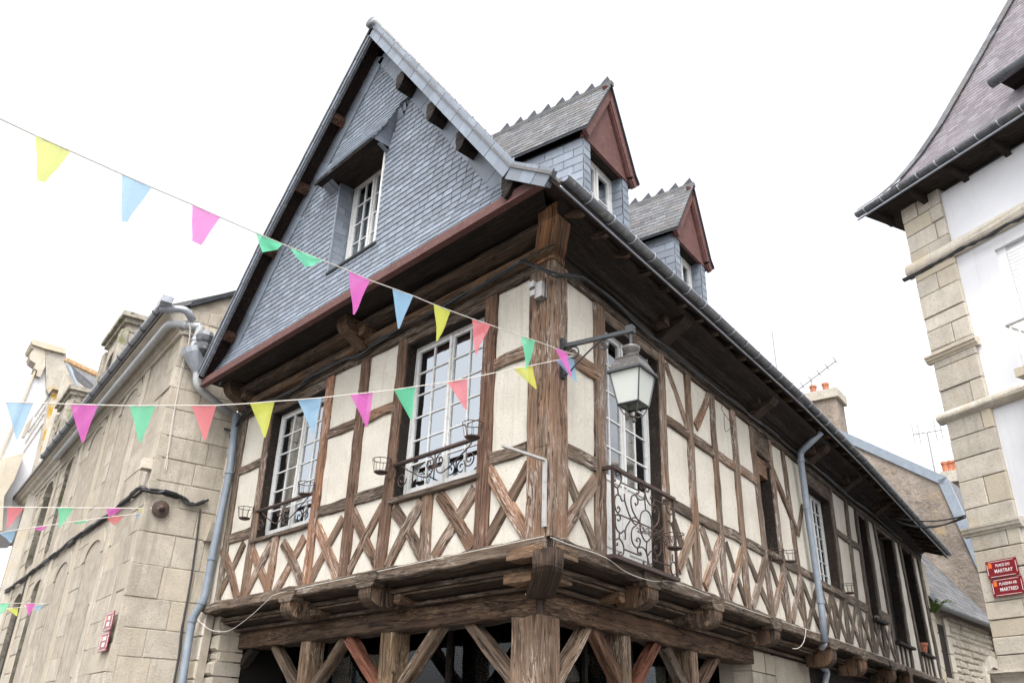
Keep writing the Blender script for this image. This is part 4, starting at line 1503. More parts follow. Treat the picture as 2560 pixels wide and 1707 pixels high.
def dormer(u0, u1, ze, uc, za, df=0.15):
    jw = 0.13
    zb = 6.42
    dback = roof_d(ze) - 0.1
    b = MB()
    # cheeks and jambs as solid walls
    b.prism(Fac(SD.p(u0, 0, 0), SD.n, SD.e), [(df, zb), (df, ze), (dback, ze), (roof_d(zb) - 0.2, zb)], 0, 0.1)
    b.prism(Fac(SD.p(u1 - 0.1, 0, 0), SD.n, SD.e), [(df, zb), (df, ze), (dback, ze), (roof_d(zb) - 0.2, zb)], 0, 0.1)
    D = obj('dormer', b, M['slate_dark'], HOUSE)
    LC = Fac(SD.p(u0, 0, df), -SD.n, -SD.e)
    z, row = zb, 0
    while z < ze - 0.05:
        end = df - roof_d(z) + 0.05
        x = 0.0
        first = True
        while x < end:
            w_ = 0.26 * random.uniform(0.94, 1.05)
            if first and row % 2:
                w_ *= 0.5
            first = False
            GS.put(LC.p(x + w_ / 2, z, 0.008), UP, LC.n, w_ - 0.006, 0.115, D)
            x += w_
        z += 0.105
        row += 1
    # jamb faces (front) and right inner reveal
    for a, c in ((u0 - 0.01, u0 + jw), (u1 - jw, u1 + 0.01)):
        z = zb
        while z < ze - 0.06:
            GS.put(SD.p((a + c) / 2, z, df + 0.006), UP, SD.n, c - a - 0.006, 0.115, D)
            z += 0.105
    RC = Fac(SD.p(u1 - jw, 0, df), -SD.n, -SD.e)
    z, row = zb, 0
    b = MB().box(SD, u1 - jw, u1 - 0.1, zb, ze, df - 0.34, df - 0.004)
    b.box(SD, u0 + 0.1, u0 + jw, zb, ze, df - 0.34, df - 0.004)
    obj('jamb', b, M['slate_dark'], D)
    while z < ze - 0.03:
        for a, c in (((0, 0.2), (0.2, 0.34)) if row % 2 else ((0, 0.1), (0.1, 0.34))):
            GS.put(RC.p((a + c) / 2, z, 0.006), UP, RC.n, c - a - 0.004, 0.12, D)
        z += 0.11
        row += 1
    window(SD, u0 + jw, u1 - jw, zb, ze - 0.035, df - 0.13, 2, 1, 3, parent=HOUSE, frame=0.05, curt=((0.1, 0.5, 0, 1),))
    # pediment, soffit, bargeboards
    sl = (za - ze) / (uc - u0)
    b = MB()
    b.prism(SD, [(u0 - 0.03, ze - 0.04), (u1 + 0.03, ze - 0.04), (u1 + 0.03, ze + 0.02), (uc, za - 0.02), (u0 - 0.03, ze + 0.02)], df - 0.02, df + 0.02)
    obj('pediment', b, M['redpaint'], D)
    obj('soffit', MB().box(SD, u0 + 0.02, u1 - 0.02, ze - 0.03, ze + 0.0, df - 0.34, df - 0.021), M['wood_dark'], D)
    ov = 0.13
    lp = [(uc, za), (u0 - 0.09, ze + 0.0)]
    rp = [(uc, za), (u1 + 0.05, ze + 0.06), (u1 + ov, ze - 0.02)]
    for poly in (lp, rp):
        for A, B in zip(poly, poly[1:]):
            A, B = V(A), V(B)
            t = (B - A).normalized()
            inn = V((t.y, -t.x))
            if inn.y > 0:
                inn = -inn
            obj('bargeboard', MB().prism(SD, [(p.x, p.y) for p in (A, B, B + inn * 0.1, A + inn * 0.1)], df + 0.03, df + 0.075), M['redpaint'], D)
            obj('bargeboard', MB().prism(SD, [(p.x, p.y) for p in (A + inn * 0.10, B + inn * 0.10, B + inn * 0.12, A + inn * 0.12)], df + 0.025, df + 0.06), M['redpaint'], D)
            # roof slope slab
            vs = []
            for P in (A, B):
                db = roof_d(P.y) - 0.15
                vs += [SD.p(P.x, P.y, df + 0.1), SD.p(P.x, P.y, db), SD.p(P.x, P.y + 0.03, db), SD.p(P.x, P.y + 0.03, df + 0.1)]
            obj('dormer_roof', MB().hexa(vs), M['slate_dark'], D)
            L = (B - A).length
            n_ = max(1, round(L / 0.1))
            side = -1 if A.x > B.x else 1
            Nrm = (SD.e * (-inn.x) + UP * (-inn.y)).normalized()
            up = SD.e * (-t.x) + UP * (-t.y)
            for i in range(n_):
                f = (i + 1) / n_
                P = A + (B - A) * f
                db = roof_d(P.y) - 0.05
                x = df + 0.1 - (0.09 if i % 2 else 0)
                first = True
                x = df + 0.1
                while x > db:
                    w_ = 0.17 * random.uniform(0.9, 1.08) * (0.5 if first and i % 2 else 1)
                    first = False
                    O = SD.p(P.x, P.y + 0.035, x - w_ / 2)
                    RS.put(O, up, Nrm, w_ - 0.004, L / n_ * 1.25, D)
                    x -= w_
    # crest of pointed ridge tiles
    x = df + 0.1
    db = roof_d(za) - 0.1
    k = 0
    b = MB()
    b.prism(Fac(SD.p(uc, 0, 0), SD.n, SD.e), [(df + 0.11, za + 0.0), (db, za), (db, za + 0.06), (df + 0.11, za + 0.06)], -0.03, 0.03)
    obj('ridge_capping', b, M['roof_slate'], D)
    CF = Fac(SD.p(uc, 0, 0), SD.n, SD.e)
    while x - 0.2 > db:
        obj('ridge_tile', MB().prism(CF, [(x, za + 0.04), (x - 0.05, za + 0.165), (x - 0.205, za + 0.04)], -0.012 - 0.002 * (k % 2), 0.012), M['slate_dark'], D, color=(2.2, 2.2, 2.2))
        x -= 0.21
        k += 1
    # eaves soffit line
    return D


dormer(0.38, 1.36, 7.62, 0.88, 8.66)
dormer(2.60, 3.52, 7.57, 3.16, 8.62)
GS.build()
RS.build()

# ---- gutter with hooks, rafter feet
GD = ROOF[0][0] + 0.045
N = 28
gp = [(GUT[0][0] - 0.02 + (GUT[-1][0] - GUT[0][0] + 0.02) * i / N) for i in range(N + 1)]
prof = [(0.05 * math.cos(a), 0.05 * math.sin(a)) for a in [math.pi + math.pi * i / 8 for i in range(9)]]
prof2 = [(0.043 * math.cos(a), 0.043 * math.sin(a)) for a in [2 * math.pi - math.pi * i / 8 for i in range(9)]]
pr = prof + prof2
vs, fs, tc = [], [], []
for u in gp:
    for dd, dz in pr:
        vs.append(SD.p(u, gut_z(u) + 0.055 + dz, GD + dd))
for i in range(N):
    for k in range(18):
        fs.append((i * 18 + k, i * 18 + (k + 1) % 18, (i + 1) * 18 + (k + 1) % 18, (i + 1) * 18 + k))
fs += [list(range(18)), [N * 18 + k for k in range(18)]]
gut = obj('gutter', MB().add(vs, fs), M['zinc_dark'], HOUSE)
bead = MB().tube([SD.p(u, gut_z(u) + 0.058, GD + 0.048) for u in gp], 0.008, 6)
obj('gutter_bead', bead, M['zinc'], gut, smooth=True)
low = MB().tube([SD.p(u, gut_z(u) - 0.03, GD - 0.045) for u in gp], 0.013, 6)
obj('drip_edge', low, M['zinc'], gut, smooth=True)
u = -0.35
while u < SEND:
    zg = gut_z(u) + 0.055
    hk = MB().tube([SD.p(u, zg + 0.057 * math.sin(a), GD + 0.057 * math.cos(a)) for a in [math.pi + (math.pi + 0.3) * i / 8 for i in range(9)]], 0.009, 4)
    obj('gutter_hook', hk, M['zinc'], gut)
    u += 0.42
u = -0.3
while u < SEND:
    zg = gut_z(u)
    b = MB().prism(Fac(SD.p(u - 0.03, 0, 0), SD.n, SD.e), [(0.1, zg + 0.14), (GD - 0.07, zg + 0.0), (GD - 0.07, zg - 0.075), (GD - 0.11, zg - 0.08), (0.1, zg + 0.06)], 0, 0.06)
    obj('rafter_foot', b, M['wood_carved'], HOUSE, color=(0.8, 0.8, 0.8))
    u += 0.44

# ================================================================== STONE BUILDING ON THE LEFT
KX = V((-6.62, -0.993, 0))
F2 = Fac(KX, (-0.9926, 0.1214, 0), (-0.1214, -0.9926, 0))      # street front
F1 = Fac(KX, (0.1214, 0.9926, 0), (0.9926, -0.1214, 0))        # short return next to the timber house
STONE = thing('granite_building', 'granite ashlar building with rows of narrow arched windows and moulded cornice', 'building', tuple(F2.p(5, 0, -3)))


def bev_box(mb, fac, u0, u1, z0, z1, d0, d1, c=0.012, rnd=None):
    """Block with chamfered face."""
    j = [jit(0.004) for _ in range(4)]
    P = [(u0, z0, d0), (u1, z0, d0), (u1, z1, d0), (u0, z1, d0), (u0, z0, d1 - c), (u1, z0, d1 - c), (u1, z1, d1 - c), (u0, z1, d1 - c),
         (u0 + c, z0 + c, d1 + j[0]), (u1 - c, z0 + c, d1 + j[1]), (u1 - c, z1 - c, d1 + j[2]), (u0 + c, z1 - c, d1 + j[3])]
    f = [(0, 3, 2, 1), (0, 1, 5, 4), (1, 2, 6, 5), (2, 3, 7, 6), (3, 0, 4, 7), (4, 5, 9, 8), (5, 6, 10, 9), (6, 7, 11, 10), (7, 4, 8, 11), (8, 9, 10, 11)]
    return mb.add([fac.p(*q) for q in P], f, rnd=rnd)


def ashlar(fac, u0, u1, z0, z1, parent, mat='granite', hc=(0.3, 0.36), lc=(0.45, 0.95), holes=(), name='stone', budget=None, proud=0.0, gap=0.0032, depth=0.09, rng=None):
    z = z0
    out = []
    while z < z1 - 0.02:
        h = random.uniform(*hc)
        z2 = z + h if z + h < z1 - 0.12 else z1
        u = u0
        while u < u1 - 0.01:
            L = random.uniform(*lc)
            v = u + L if u + L < u1 - 0.25 * L else u1
            segs = [(u, v)]
            for (a, c, za, zb) in holes:
                if z2 > za + 0.02 and z < zb - 0.02:
                    new = []
                    for (p, q) in segs:
                        if q <= a or p >= c:
                            new.append((p, q))
                        else:
                            if p < a:
                                new.append((p, a))
                            if q > c:
                                new.append((c, q))
                    segs = new
            for p, q in segs:
                if q - p > 0.04:
                    out.append((p, q, z, z2))
            u = v
        z = z2
    for p, q, a, c in out:
        mb = MB()
        bev_box(mb, fac, p + gap, q - gap, a + gap + jit(0.003), c - gap + jit(0.003), proud - depth, proud + jit(0.01), 0.008)
        obj(name, mb, M[mat], parent)
    return out


ZC = 7.0          # underside of cornice
wins_lo = [(2.09 + 2.42 * i, 3.2 + 2.42 * i) for i in range(5)]
wins = []
for i, (a, c) in enumerate(wins_lo):
    wins.append((a, c, 2.0, 4.12))
    wins.append((a + 0.02, c + 0.02, 5.0, 6.66))
LEN = 14.0
b = MB()
b.prism(F1, [(0.0, 0), (1.0, 0), (1.0, 7.9), (0.62, 7.9), (0.0, 7.3)], -7.5, -0.5)
b.add([F1.p(1.0, 0, -0.014), F1.p(1.0, 7.9, -0.014), F1.p(0.62, 7.92, -0.014), F1.p(0.0, 7.5, -0.014), F1.p(0.0, 0, -0.014)], [(0, 1, 2, 3, 4)])
core = obj('wall_core', b, M['mortar'], STONE)
b = MB()
b.box(F2, 0.05, LEN, 0, 7.3, -0.6, -0.42)
us = [0.0] + [x for w_ in wins_lo for x in (w_[0], w_[1])] + [LEN]
for i in range(0, len(us), 2):
    b.box(F2, us[i] + 0.02, us[i + 1] - 0.02, 0, 7.3, -0.42, -0.014)
for a, c in wins_lo:
    for za, zb in ((0, 2.0), (4.4, 5.0), (6.94, 7.3)):
        b.box(F2, a, c, za, zb, -0.42, -0.05)
obj('wall_core', b, M['mortar'], STONE)
ashlar(F1, 0.0, 1.0, 0.3, 6.98, core, hc=(0.3, 0.42), lc=(0.38, 0.75))
ashlar(F1, 0.0, 1.0, 7.0, 7.45, core, hc=(0.2, 0.26), lc=(0.3, 0.5))
holes_ = [(a, c, za, zb + 0.26) for a, c, za, zb in wins]
ashlar(F2, 0.0, 8.2, 1.6, 6.98, core, hc=(0.3, 0.4), lc=(0.5, 1.0), holes=holes_)
b = MB()
b.box(F2, 8.2, LEN, 1.6, 6.98, -0.05, 0.0)
b2 = MB()
for (u0, u1, z0, z1) in []:
    pass
far = MB()
z = 1.6
while z < 6.95:
    u = 8.2
    while u < LEN:
        v = min(u + random.uniform(0.6, 1.1), LEN)
        ok = True
        segs = [(u, v)]
        for (a, c, za, zb) in holes_:
            if z + 0.35 > za + 0.02 and z < zb - 0.02:
                new = []
                for p, q in segs:
                    if q <= a or p >= c:
                        new.append((p, q))
                    else:
                        if p < a:
                            new.append((p, a))
                        if q > c:
                            new.append((c, q))
                segs = new
        for p, q in segs:
            if q - p > 0.05:
                bev_box(far, F2, p + 0.007, q - 0.007, z + 0.007, min(z + 0.35, 6.98) - 0.007, -0.09, jit(0.006), rnd=random.random())
        u = v
    z += 0.35
obj('far_stones', far, M['granite'], core, kind='stuff')
# arched window heads, jambs, glazing
for (a, c, za, zb) in wins:
    mid_, r = (a + c) / 2, (c - a) / 2
    rise = 0.24
    arc = [(mid_ - r * math.cos(t), zb - 0.0 + rise * math.sin(t)) for t in [math.pi * i / 8 for i in range(9)]]
    b = MB()
    poly = [(a - 0.16, zb - 0.02), (a, zb - 0.02)] + arc[1:-1] + [(c, zb - 0.02), (c + 0.16, zb - 0.02), (c + 0.16, zb + 0.1), (c - 0.1, zb + 0.38), (a + 0.1, zb + 0.38), (a - 0.16, zb + 0.1)]
    b.prism(F2, poly, -0.3, 0.022)
    hd = obj('window_arch', b, M['granite'], STONE)
    for x in (a, c - 0.03):
        obj('window_jamb', MB().box(F2, x, x + 0.03, za, zb, -0.36, 0.0), M['mossy_stone'], hd, color=(0.5, 0.5, 0.5))  # jamb stone darkened, recess shade put into its colour
    blind = za < 3
    b = MB()
    b.box(F2, a + 0.03, c - 0.03, za, zb + 0.3, -0.36, -0.33)
    bk = obj('window_board' if blind else 'window_leaf', b, M['granite' if blind else 'wood_dark'], hd, color=(0.33, 0.33, 0.34) if blind else None)  # blind boards darkened so the niche shade is in their colour
    if not blind:
        b = MB()
        bars(b, F2, a + 0.04, c - 0.04, za, zb - 0.02, -0.25, 2, 4, 0.05, 0.025)
        obj('casement', b, M['zinc_dark'], hd)
        obj('pane', MB().box(F2, a + 0.05, c - 0.05, za + 0.02, zb - 0.03, -0.29, -0.285), M['shop_glass'], hd)
# pilaster strips between the windows
for i in range(6):
    x = 1.62 + 2.42 * i
    for dx in (0.0, 0.0):
        pass
    b = MB()
    bev_box(b, F2, x - 0.02, x + 0.26, 1.6, 6.98, 0.0, 0.03, 0.012)
    obj('pilaster', b, M['granite'], STONE)
# cornice, gutter
prof = [(-0.05, 6.98), (0.04, 6.98), (0.05, 7.04), (0.09, 7.06), (0.12, 7.12), (0.2, 7.16), (0.22, 7.2), (0.3, 7.23), (0.32, 7.3), (-0.05, 7.32)]
obj('cornice', MB().sweep(F2, prof, 0.0, LEN, 1), M['granite_pale'], STONE)
obj('cornice', MB().sweep(F1, prof[:4] + [(0.09, 7.12), (-0.05, 7.12)], 0.0, 1.0, 1), M['granite_pale'], STONE)
gpro = [(0.37 + 0.055 * math.cos(t), 7.36 + 0.055 * math.sin(t)) for t in [math.pi + math.pi * i / 7 for i in range(8)]] + [(0.37 + 0.047 * math.cos(t), 7.36 + 0.047 * math.sin(t)) for t in [2 * math.pi - math.pi * i / 7 for i in range(8)]]
gu = obj('gutter', MB().sweep(F2, gpro, -0.25, 9.6, 1), M['zinc'], STONE)
for i in range(14):
    x = 0.3 + i * 0.7
    obj('gutter_hook', MB().tube([F2.p(x, 7.36 + 0.062 * math.sin(t), 0.37 + 0.062 * math.cos(t)) for t in [math.pi + math.pi * k / 6 for k in range(7)]], 0.012, 4), M['zinc_dark'], gu)
b = MB()
b.box(F2, -0.28, -0.25, 7.28, 7.38, 0.3, 0.45)
b.prism(F2, [(-0.25, 7.38), (0.05, 7.38), (-0.02, 7.26), (-0.14, 7.26)], 0.28, 0.44)
obj('rain_hopper', b, M['zinc'], gu)
# slate roof and its coping toward the timber house
b = MB()
vs = [F2.p(-0.05, 7.33, 0.34), F2.p(LEN, 7.33, 0.34), F2.p(LEN, 9.5, -3.2), F2.p(-0.05, 9.5, -3.2)]
b.add(vs + [q - UP * 0.08 for q in vs], [(0, 1, 2, 3), (4, 7, 6, 5), (0, 4, 5, 1), (1, 5, 6, 2), (2, 6, 7, 3), (3, 7, 4, 0)])
obj('roof', b, M['roof_slate'], STONE)
b = MB()
b.prism(F1, [(0.0, 7.42), (0.02, 7.52), (0.62, 7.93), (1.05, 8.2), (1.05, 8.12), (0.62, 7.85)], -0.3, 0.06)
obj('roof_verge', b, M['slate_dark'], STONE)
# stone dormers breaking the eaves
def stone_dormer(ua, uc, zt):
    b = MB()
    b.box(F2, ua, uc, 7.3, zt - 0.35, -1.2, 0.02)
    dm = obj('stone_dormer', b, M['granite'], STONE)
    for x in (ua - 0.06, uc - 0.2):
        bb = MB()
        bev_box(bb, F2, x, x + 0.26, 7.3, zt - 0.35, 0.0, 0.14, 0.02)
        obj('pilaster', bb, M['mossy_stone'], dm)
    m_ = (ua + uc) / 2
    bb = MB().box(F2, ua - 0.02, uc + 0.02, zt - 0.36, zt - 0.2, -1.5, 0.06)
    bb.box(F2, ua - 0.09, uc + 0.09, zt - 0.2, zt - 0.1, -1.55, 0.13)
    bb.box(F2, ua - 0.17, uc + 0.17, zt - 0.1, zt, -1.6, 0.2)
    obj('cornice', bb, M['mossy_stone'], dm)
    arc = [(m_ - 0.42 * math.cos(t), zt - 0.85 + 0.3 * math.sin(t)) for t in [math.pi * i / 8 for i in range(9)]]
    bb = MB().prism(F2, arc + [(m_ + 0.55, zt - 0.85), (m_ + 0.55, zt - 0.36), (m_ - 0.55, zt - 0.36), (m_ - 0.55, zt - 0.85)], 0.0, 0.07)
    obj('window_arch', bb, M['granite'], dm)
    obj('window_leaf', MB().box(F2, m_ - 0.42, m_ + 0.42, 7.4, zt - 0.55, 0.02, 0.03), M['wood_dark'], dm)
    obj('ridge_tiles', MB().box(F2, ua + 0.1, uc - 0.1, zt, zt + 0.09, -1.7, -0.35), M['terracotta'], dm)


stone_dormer(4.75, 6.3, 9.22)
stone_dormer(10.1, 11.6, 9.35)


# ---- pipes on the stone building and the timber house
def pipe(name, pts, r, mat, label, cat='pipe', collars=(), smoothn=4, group=None, parts_mat=None):
    o = obj(name, MB().tube(pts, r, 10), M[mat], smooth=True)
    recentre(o)
    tag(o, label, cat, group)
    for i in collars:
        a, b_ = V(pts[i]), V(pts[i + 1])
        m_ = a + (b_ - a) * 0.5
        t = (b_ - a).normalized()
        obj('pipe_clip', MB().tube([m_ - t * 0.02, m_ + t * 0.02], r * 1.22, 10), M[parts_mat or mat], o)
    return o


def elbow(pts, r=0.08, n=4):
    """Round the corners of a polyline."""
    out = [V(pts[0])]
    for a, b_, c in zip(pts, pts[1:], pts[2:]):
        a, b_, c = V(a), V(b_), V(c)
        p, q = b_ + (a - b_).normalized() * min(r, (a - b_).length * 0.45), b_ + (c - b_).normalized() * min(r, (c - b_).length * 0.45)
        for i in range(n + 1):
            t = i / n
            out.append(p.lerp(b_, t).lerp(b_.lerp(q, t), t))
    out.append(V(pts[-1]))
    return out


def fp(fac, k, x, y, d):
    u, z = fac.c(k, x, y, d)
    return fac.p(u, z, d)


def f3p(fac, u, z, d):
    return fac.p(u, z, d)


N0 = fp(F1, 'N', 300, 350, 0.14)
P_e = [F2.p(0.0 + 0.0, 7.12, 0.2), F2.p(8.6, 7.12, 0.2)]
pp = [F2.p(8.6, 7.1, 0.2), F2.p(0.05, 7.12, 0.2), F1.p(0.2, 7.1, 0.16), fp(F1, 'N', 320, 345, 0.16), fp(F1, 'N', 240, 600, 0.14), fp(F1, 'N', 235, 670, 0.14)]
pipe('overflow_pipe', elbow(pp, 0.14), 0.062, 'pipe_grey', 'grey pipe running along the granite cornice and bending round the corner', collars=(5, 15))
pp = [fp(F1, 'N', 265, 670, 0.14), fp(F1, 'N', 285, 800, 0.14), fp(F1, 'N', 280, 920, 0.14), fp(F1, 'N', 600, 1190, 0.12)]
hop = pipe('hopper_pipe', elbow(pp, 0.1), 0.058, 'pipe_grey', 'grey pipe with funnel hopper slanting down to the timber house', collars=(0,))
b = MB()
q0, q1 = fp(F1, 'N', 265, 690, 0.14), fp(F1, 'N', 285, 790, 0.14)
b.lathe(q1, q0 - q1, [(0.06, 0), (0.11, 0.16), (0.15, 0.3), (0.155, 0.38), (0.13, 0.385)], 12)
obj('hopper', b, M['zinc'], hop)
pp = [F2.p(-0.05, 7.25, 0.4), fp(F1, 'N', 175, 170, 0.2), fp(F1, 'N', 245, 280, 0.13)]
pipe('gutter_outlet', elbow(pp, 0.08), 0.055, 'zinc', 'short zinc outlet pipe below the granite building gutter end')
pp = [fp(GB, 'N', 670, 1200, 0.1), fp(GB, '2', 1690, 10, 0.1), fp(GB, '2', 1560, 640, 0.1), fp(GB, '2', 1500, 960, 0.1), fp(GB, '2', 1415, 1090, 0.16), fp(GB, '2', 1385, 1260, 0.16), fp(GB, '2', 1340, 1568, 0.16)]
e_ = V(pp[-1])
pp.append(V((e_.x - 0.02, e_.y, 0.0)))
pipe('downpipe', elbow(pp, 0.09), 0.052, 'pipe', 'blue-grey downpipe in the angle between granite building and timber house', collars=(3, 8, 13, 18), group='blue-grey downpipes')
pp = [fp(SD, 'G', 865, 655, 0.5), fp(SD, 'G', 715, 800, 0.14), fp(SD, 'G', 720, 880, 0.13), fp(SD, '8', 1178, 355, 0.12), fp(SD, '8', 1275, 1020, 0.12), fp(SD, '8', 1303, 1280, 0.12)]
pipe('downpipe', elbow(pp, 0.06), 0.05, 'pipe', 'blue-grey downpipe running from the eaves down the long side wall', collars=(6, 11, 16), group='blue-grey downpipes')
pp = [fp(SD, '8', 1295, 1290, 0.05), fp(SD, '8', 1235, 1375, -0.3), fp(SD, '8', 1255, 1420, -0.33), fp(SD, '8', 1318, 1490, -0.33), fp(SD, '8', 1300, 1560, -0.33)]
e_ = V(pp[-1])
pp.append(V((e_.x, e_.y, 0)))
pipe('swan_neck_pipe', elbow(pp, 0.06), 0.05, 'zinc', 'dull swan-neck pipe under the jetty beside the stone pier')

# stone kneeler / carved head by the pipes
b = MB()
u, z = F1.c('N', 350, 520, 0.2)
b.lathe(F1.p(u, z - 0.16, 0.2), (0, 0, 1), [(0.05, 0), (0.13, 0.06), (0.15, 0.14), (0.1, 0.17), (0.13, 0.21), (0.15, 0.28), (0.11, 0.36), (0.04, 0.39)], 9)
o = obj('carved_finial', b, M['zinc_dark'])
recentre(o)
tag(o, 'weathered lumpy carved finial beside the grey hopper pipe', 'finial')
# stone strip with little corbel between pipe and house
b = MB()
b.box(GB, 6.25, 6.58, 0, 6.0, -0.1, 0.0)
sp = obj('quoin_strip', b, M['mortar'], STONE)
b = MB().box(GB, 6.12, 6.6, 2.9, 6.0, -0.6, -0.12)
b.box(GB, 6.12, 6.6, 0, 2.899, -0.75, -0.5)
obj('quoin_core', b, M['mortar'], sp)
z = 0.3
while z < 5.9:
    h = random.uniform(0.22, 0.36)
    bb = MB()
    bev_box(bb, GB, 6.27 + jit(0.015), 6.56, z, z + h - 0.012, -0.05, 0.03 + jit(0.01))
    obj('stone', bb, M['granite_pale'], sp)
    z += h
for k, x, y in (('2', 1535, 450),):
    u, z = GB.c(k, x, y, 0.1)
    bb = MB().prism(GB, [(u - 0.12, z + 0.1), (u + 0.12, z + 0.1), (u + 0.1, z - 0.02), (u + 0.06, z - 0.14), (u - 0.06, z - 0.14), (u - 0.1, z - 0.02)], 0.0, 0.14)
    obj('stone_corbel', bb, M['granite'], sp)
obj('rubble_core', MB().box(GB, 6.1, 6.6, 0, 2.95, -0.5, -0.17), M['mortar'], sp)
z = 0.2
k = 0
while z < 2.85:
    h = random.uniform(0.1, 0.24)
    cut = 6.34 + jit(0.1)
    for a, c in ((6.1 + jit(0.03), cut), (cut, 6.6)):
        q = MB()
        bev_box(q, GB, a + 0.008, c - 0.008, z + 0.008, min(z + h, 2.92) - 0.008, -0.5, -0.13 + jit(0.035), 0.03)
        obj('rubble', q, M['granite'], sp)
    z += h

# ================================================================== FAR LEFT: pale building with scrolled kneeler
PF = Fac(F2.p(14, 0, 0), F1.e, F1.n)
PALE = thing('pale_townhouse', 'pale townhouse with scrolled stone kneeler and orange lichen on its side wall', 'building', tuple(PF.p(-1, 0, -2)))


def pale(name, pts, d0, d1, mat, parent=PALE):
    return obj(name, MB().prism(PF, [PF.c('O', x, y, d1) for x, y in pts], d0, d1), M[mat], parent)


def down(pts):
    return pts


pale('wall', [(440, 200), (345, 370), (235, 640), (-60, 1330), (-60, 1900), (230, 1900), (310, 1300), (500, 560)], -3.0, 0.0, 'render_white')
pale('side_wall', [(497, 530), (700, 585), (640, 900), (560, 1300), (470, 1900), (225, 1900), (312, 1300)], -2.5, 0.08, 'lichen_stone')
pale('lichen_patch', [(505, 535), (640, 555), (610, 700), (520, 950), (440, 1130), (380, 1150), (430, 900), (480, 640)], 0.0, 0.085, 'lichen_gold')
st_ = pale('chimney_stack', [(430, 158), (625, 178), (690, 575), (445, 560)], -0.8, 0.12, 'lichen_stone')
pale('string_course', [(445, 545), (500, 505), (700, 560), (690, 590), (505, 540), (468, 590)], -0.5, 0.2, 'lichen_stone')
pale('chimney_cap', [(300, 82), (322, 66), (636, 160), (622, 205), (430, 156), (305, 115)], -0.9, 0.22, 'granite_pale', st_)
pale('kneeler', [(310, 100), (432, 150), (432, 330), (385, 430), (345, 415), (358, 365), (325, 345), (340, 300), (290, 265), (278, 225), (300, 185), (325, 165), (300, 145)], -0.4, 0.14, 'granite_pale')
for i, (xa, ya, xb, yb) in enumerate(((455, 610, 330, 790), (440, 690, 270, 940), (425, 760, 235, 1050), (408, 860, 225, 1130))):
    pale('weatherboard', [(xa, ya), (xb, yb), (xb, yb + 12), (xa, ya + 12)], -0.02, 0.05, 'granite_pale')
pale('window_leaf', [(318, 795), (285, 880), (232, 1000), (205, 1000), (250, 880)], -0.02, 0.04, 'granite')
pale('corner_strip', [(335, 350), (355, 350), (40, 1120), (0, 1215), (-20, 1215)], -0.2, 0.1, 'granite_pale')
pale('bow_bay', [(-60, 1260), (60, 1195), (240, 1150), (130, 1420), (40, 1568), (20, 1900), (-60, 1900)], -0.4, 0.5, 'granite_pale')

# slate roof with orange ridge behind the stone building
A_, B_, C_, D_ = at_depth(cp('O', 640, 285), 23), at_depth(cp('O', 1060, 485), 21), at_depth(cp('O', 1060, 640), 19.5), at_depth(cp('O', 765, 560), 21.5)
RT = thing('slate_roofed_house', 'grey slate roof with orange lichened ridge behind the granite building', 'house', (A_.x, A_.y + 2, 0))
b = MB()
dn = UP * -0.12
b.hexa([A_, B_, C_, D_, A_ + dn, B_ + dn, C_ + dn, D_ + dn])
obj('roof', b, M['roof_slate'], RT)
b = MB().tube([A_ + UP * 0.03, B_ + UP * 0.03], 0.09, 8)
obj('ridge_tiles', b, M['terracotta'], RT, color=(0.7, 1.1, 1.0))
b = MB()
b.hexa([C_ - UP * 0.2, D_ - UP * 0.2, V((D_.x, D_.y, 0)), V((C_.x, C_.y, 0)), B_ - UP * 0.3, A_ - UP * 0.3, V((A_.x, A_.y, 0)), V((B_.x, B_.y, 0))])
obj('wall', b, M['granite_pale'], RT)
b = MB().tube([A_ + UP * 0.02, D_ + UP * 0.02], 0.07, 6)
obj('zinc_flashing', b, M['pipe'], RT)

# ================================================================== RIGHT BUILDING
RK = V((CAM.x, CAM.y, 0)) + V((-0.3, 0.954, 0)) * 13.5
F3 = Fac(RK, (0.954, -0.3, 0), (-0.3, -0.954, 0))
RB = thing('rendered_townhouse', 'white rendered house with stone corner pilaster and steep slate roof', 'house', tuple(F3.p(3, 0, -3)))
PW = 0.74
ZE = 10.0
b = MB()
b.box(F3, 0.03, 6.0, 0, ZE, -5, -0.08)
obj('wall_core', b, M['render_white'], RB)
wz0, wz1, wu0, wu1 = 6.35, F3.c('E', 1100, 500)[1], F3.c('E', 1100, 500)[0], 3.0
b = MB()
for q in ((PW - 0.02, wu0, 0, ZE), (wu0, wu1, wz1, ZE), (wu1, 6.0, 0, ZE), (wu0, wu1, 0, wz0)):
    b.box(F3, *q, -0.08, 0.0)
rw = obj('render_wall', b, M['render_white'], RB)
b = MB()
b.box(F3, wu0 + 0.12, wu1, wz0, wz1 - 0.05, -0.078, -0.07)
i = 0
z = wz0
while z < wz1 - 0.1:
    obj('shutter_slat', MB().box(F3, wu0 + 0.14, wu1, z, z + 0.052, -0.07, -0.045), M['white_clean'], rw)
    z += 0.058
# window reveal
b = MB()
b.box(F3, wu0 + 0.0, wu0 + 0.13, wz0, wz1, -0.075, -0.05)
obj('window_frame', b, M['white_clean'], rw)
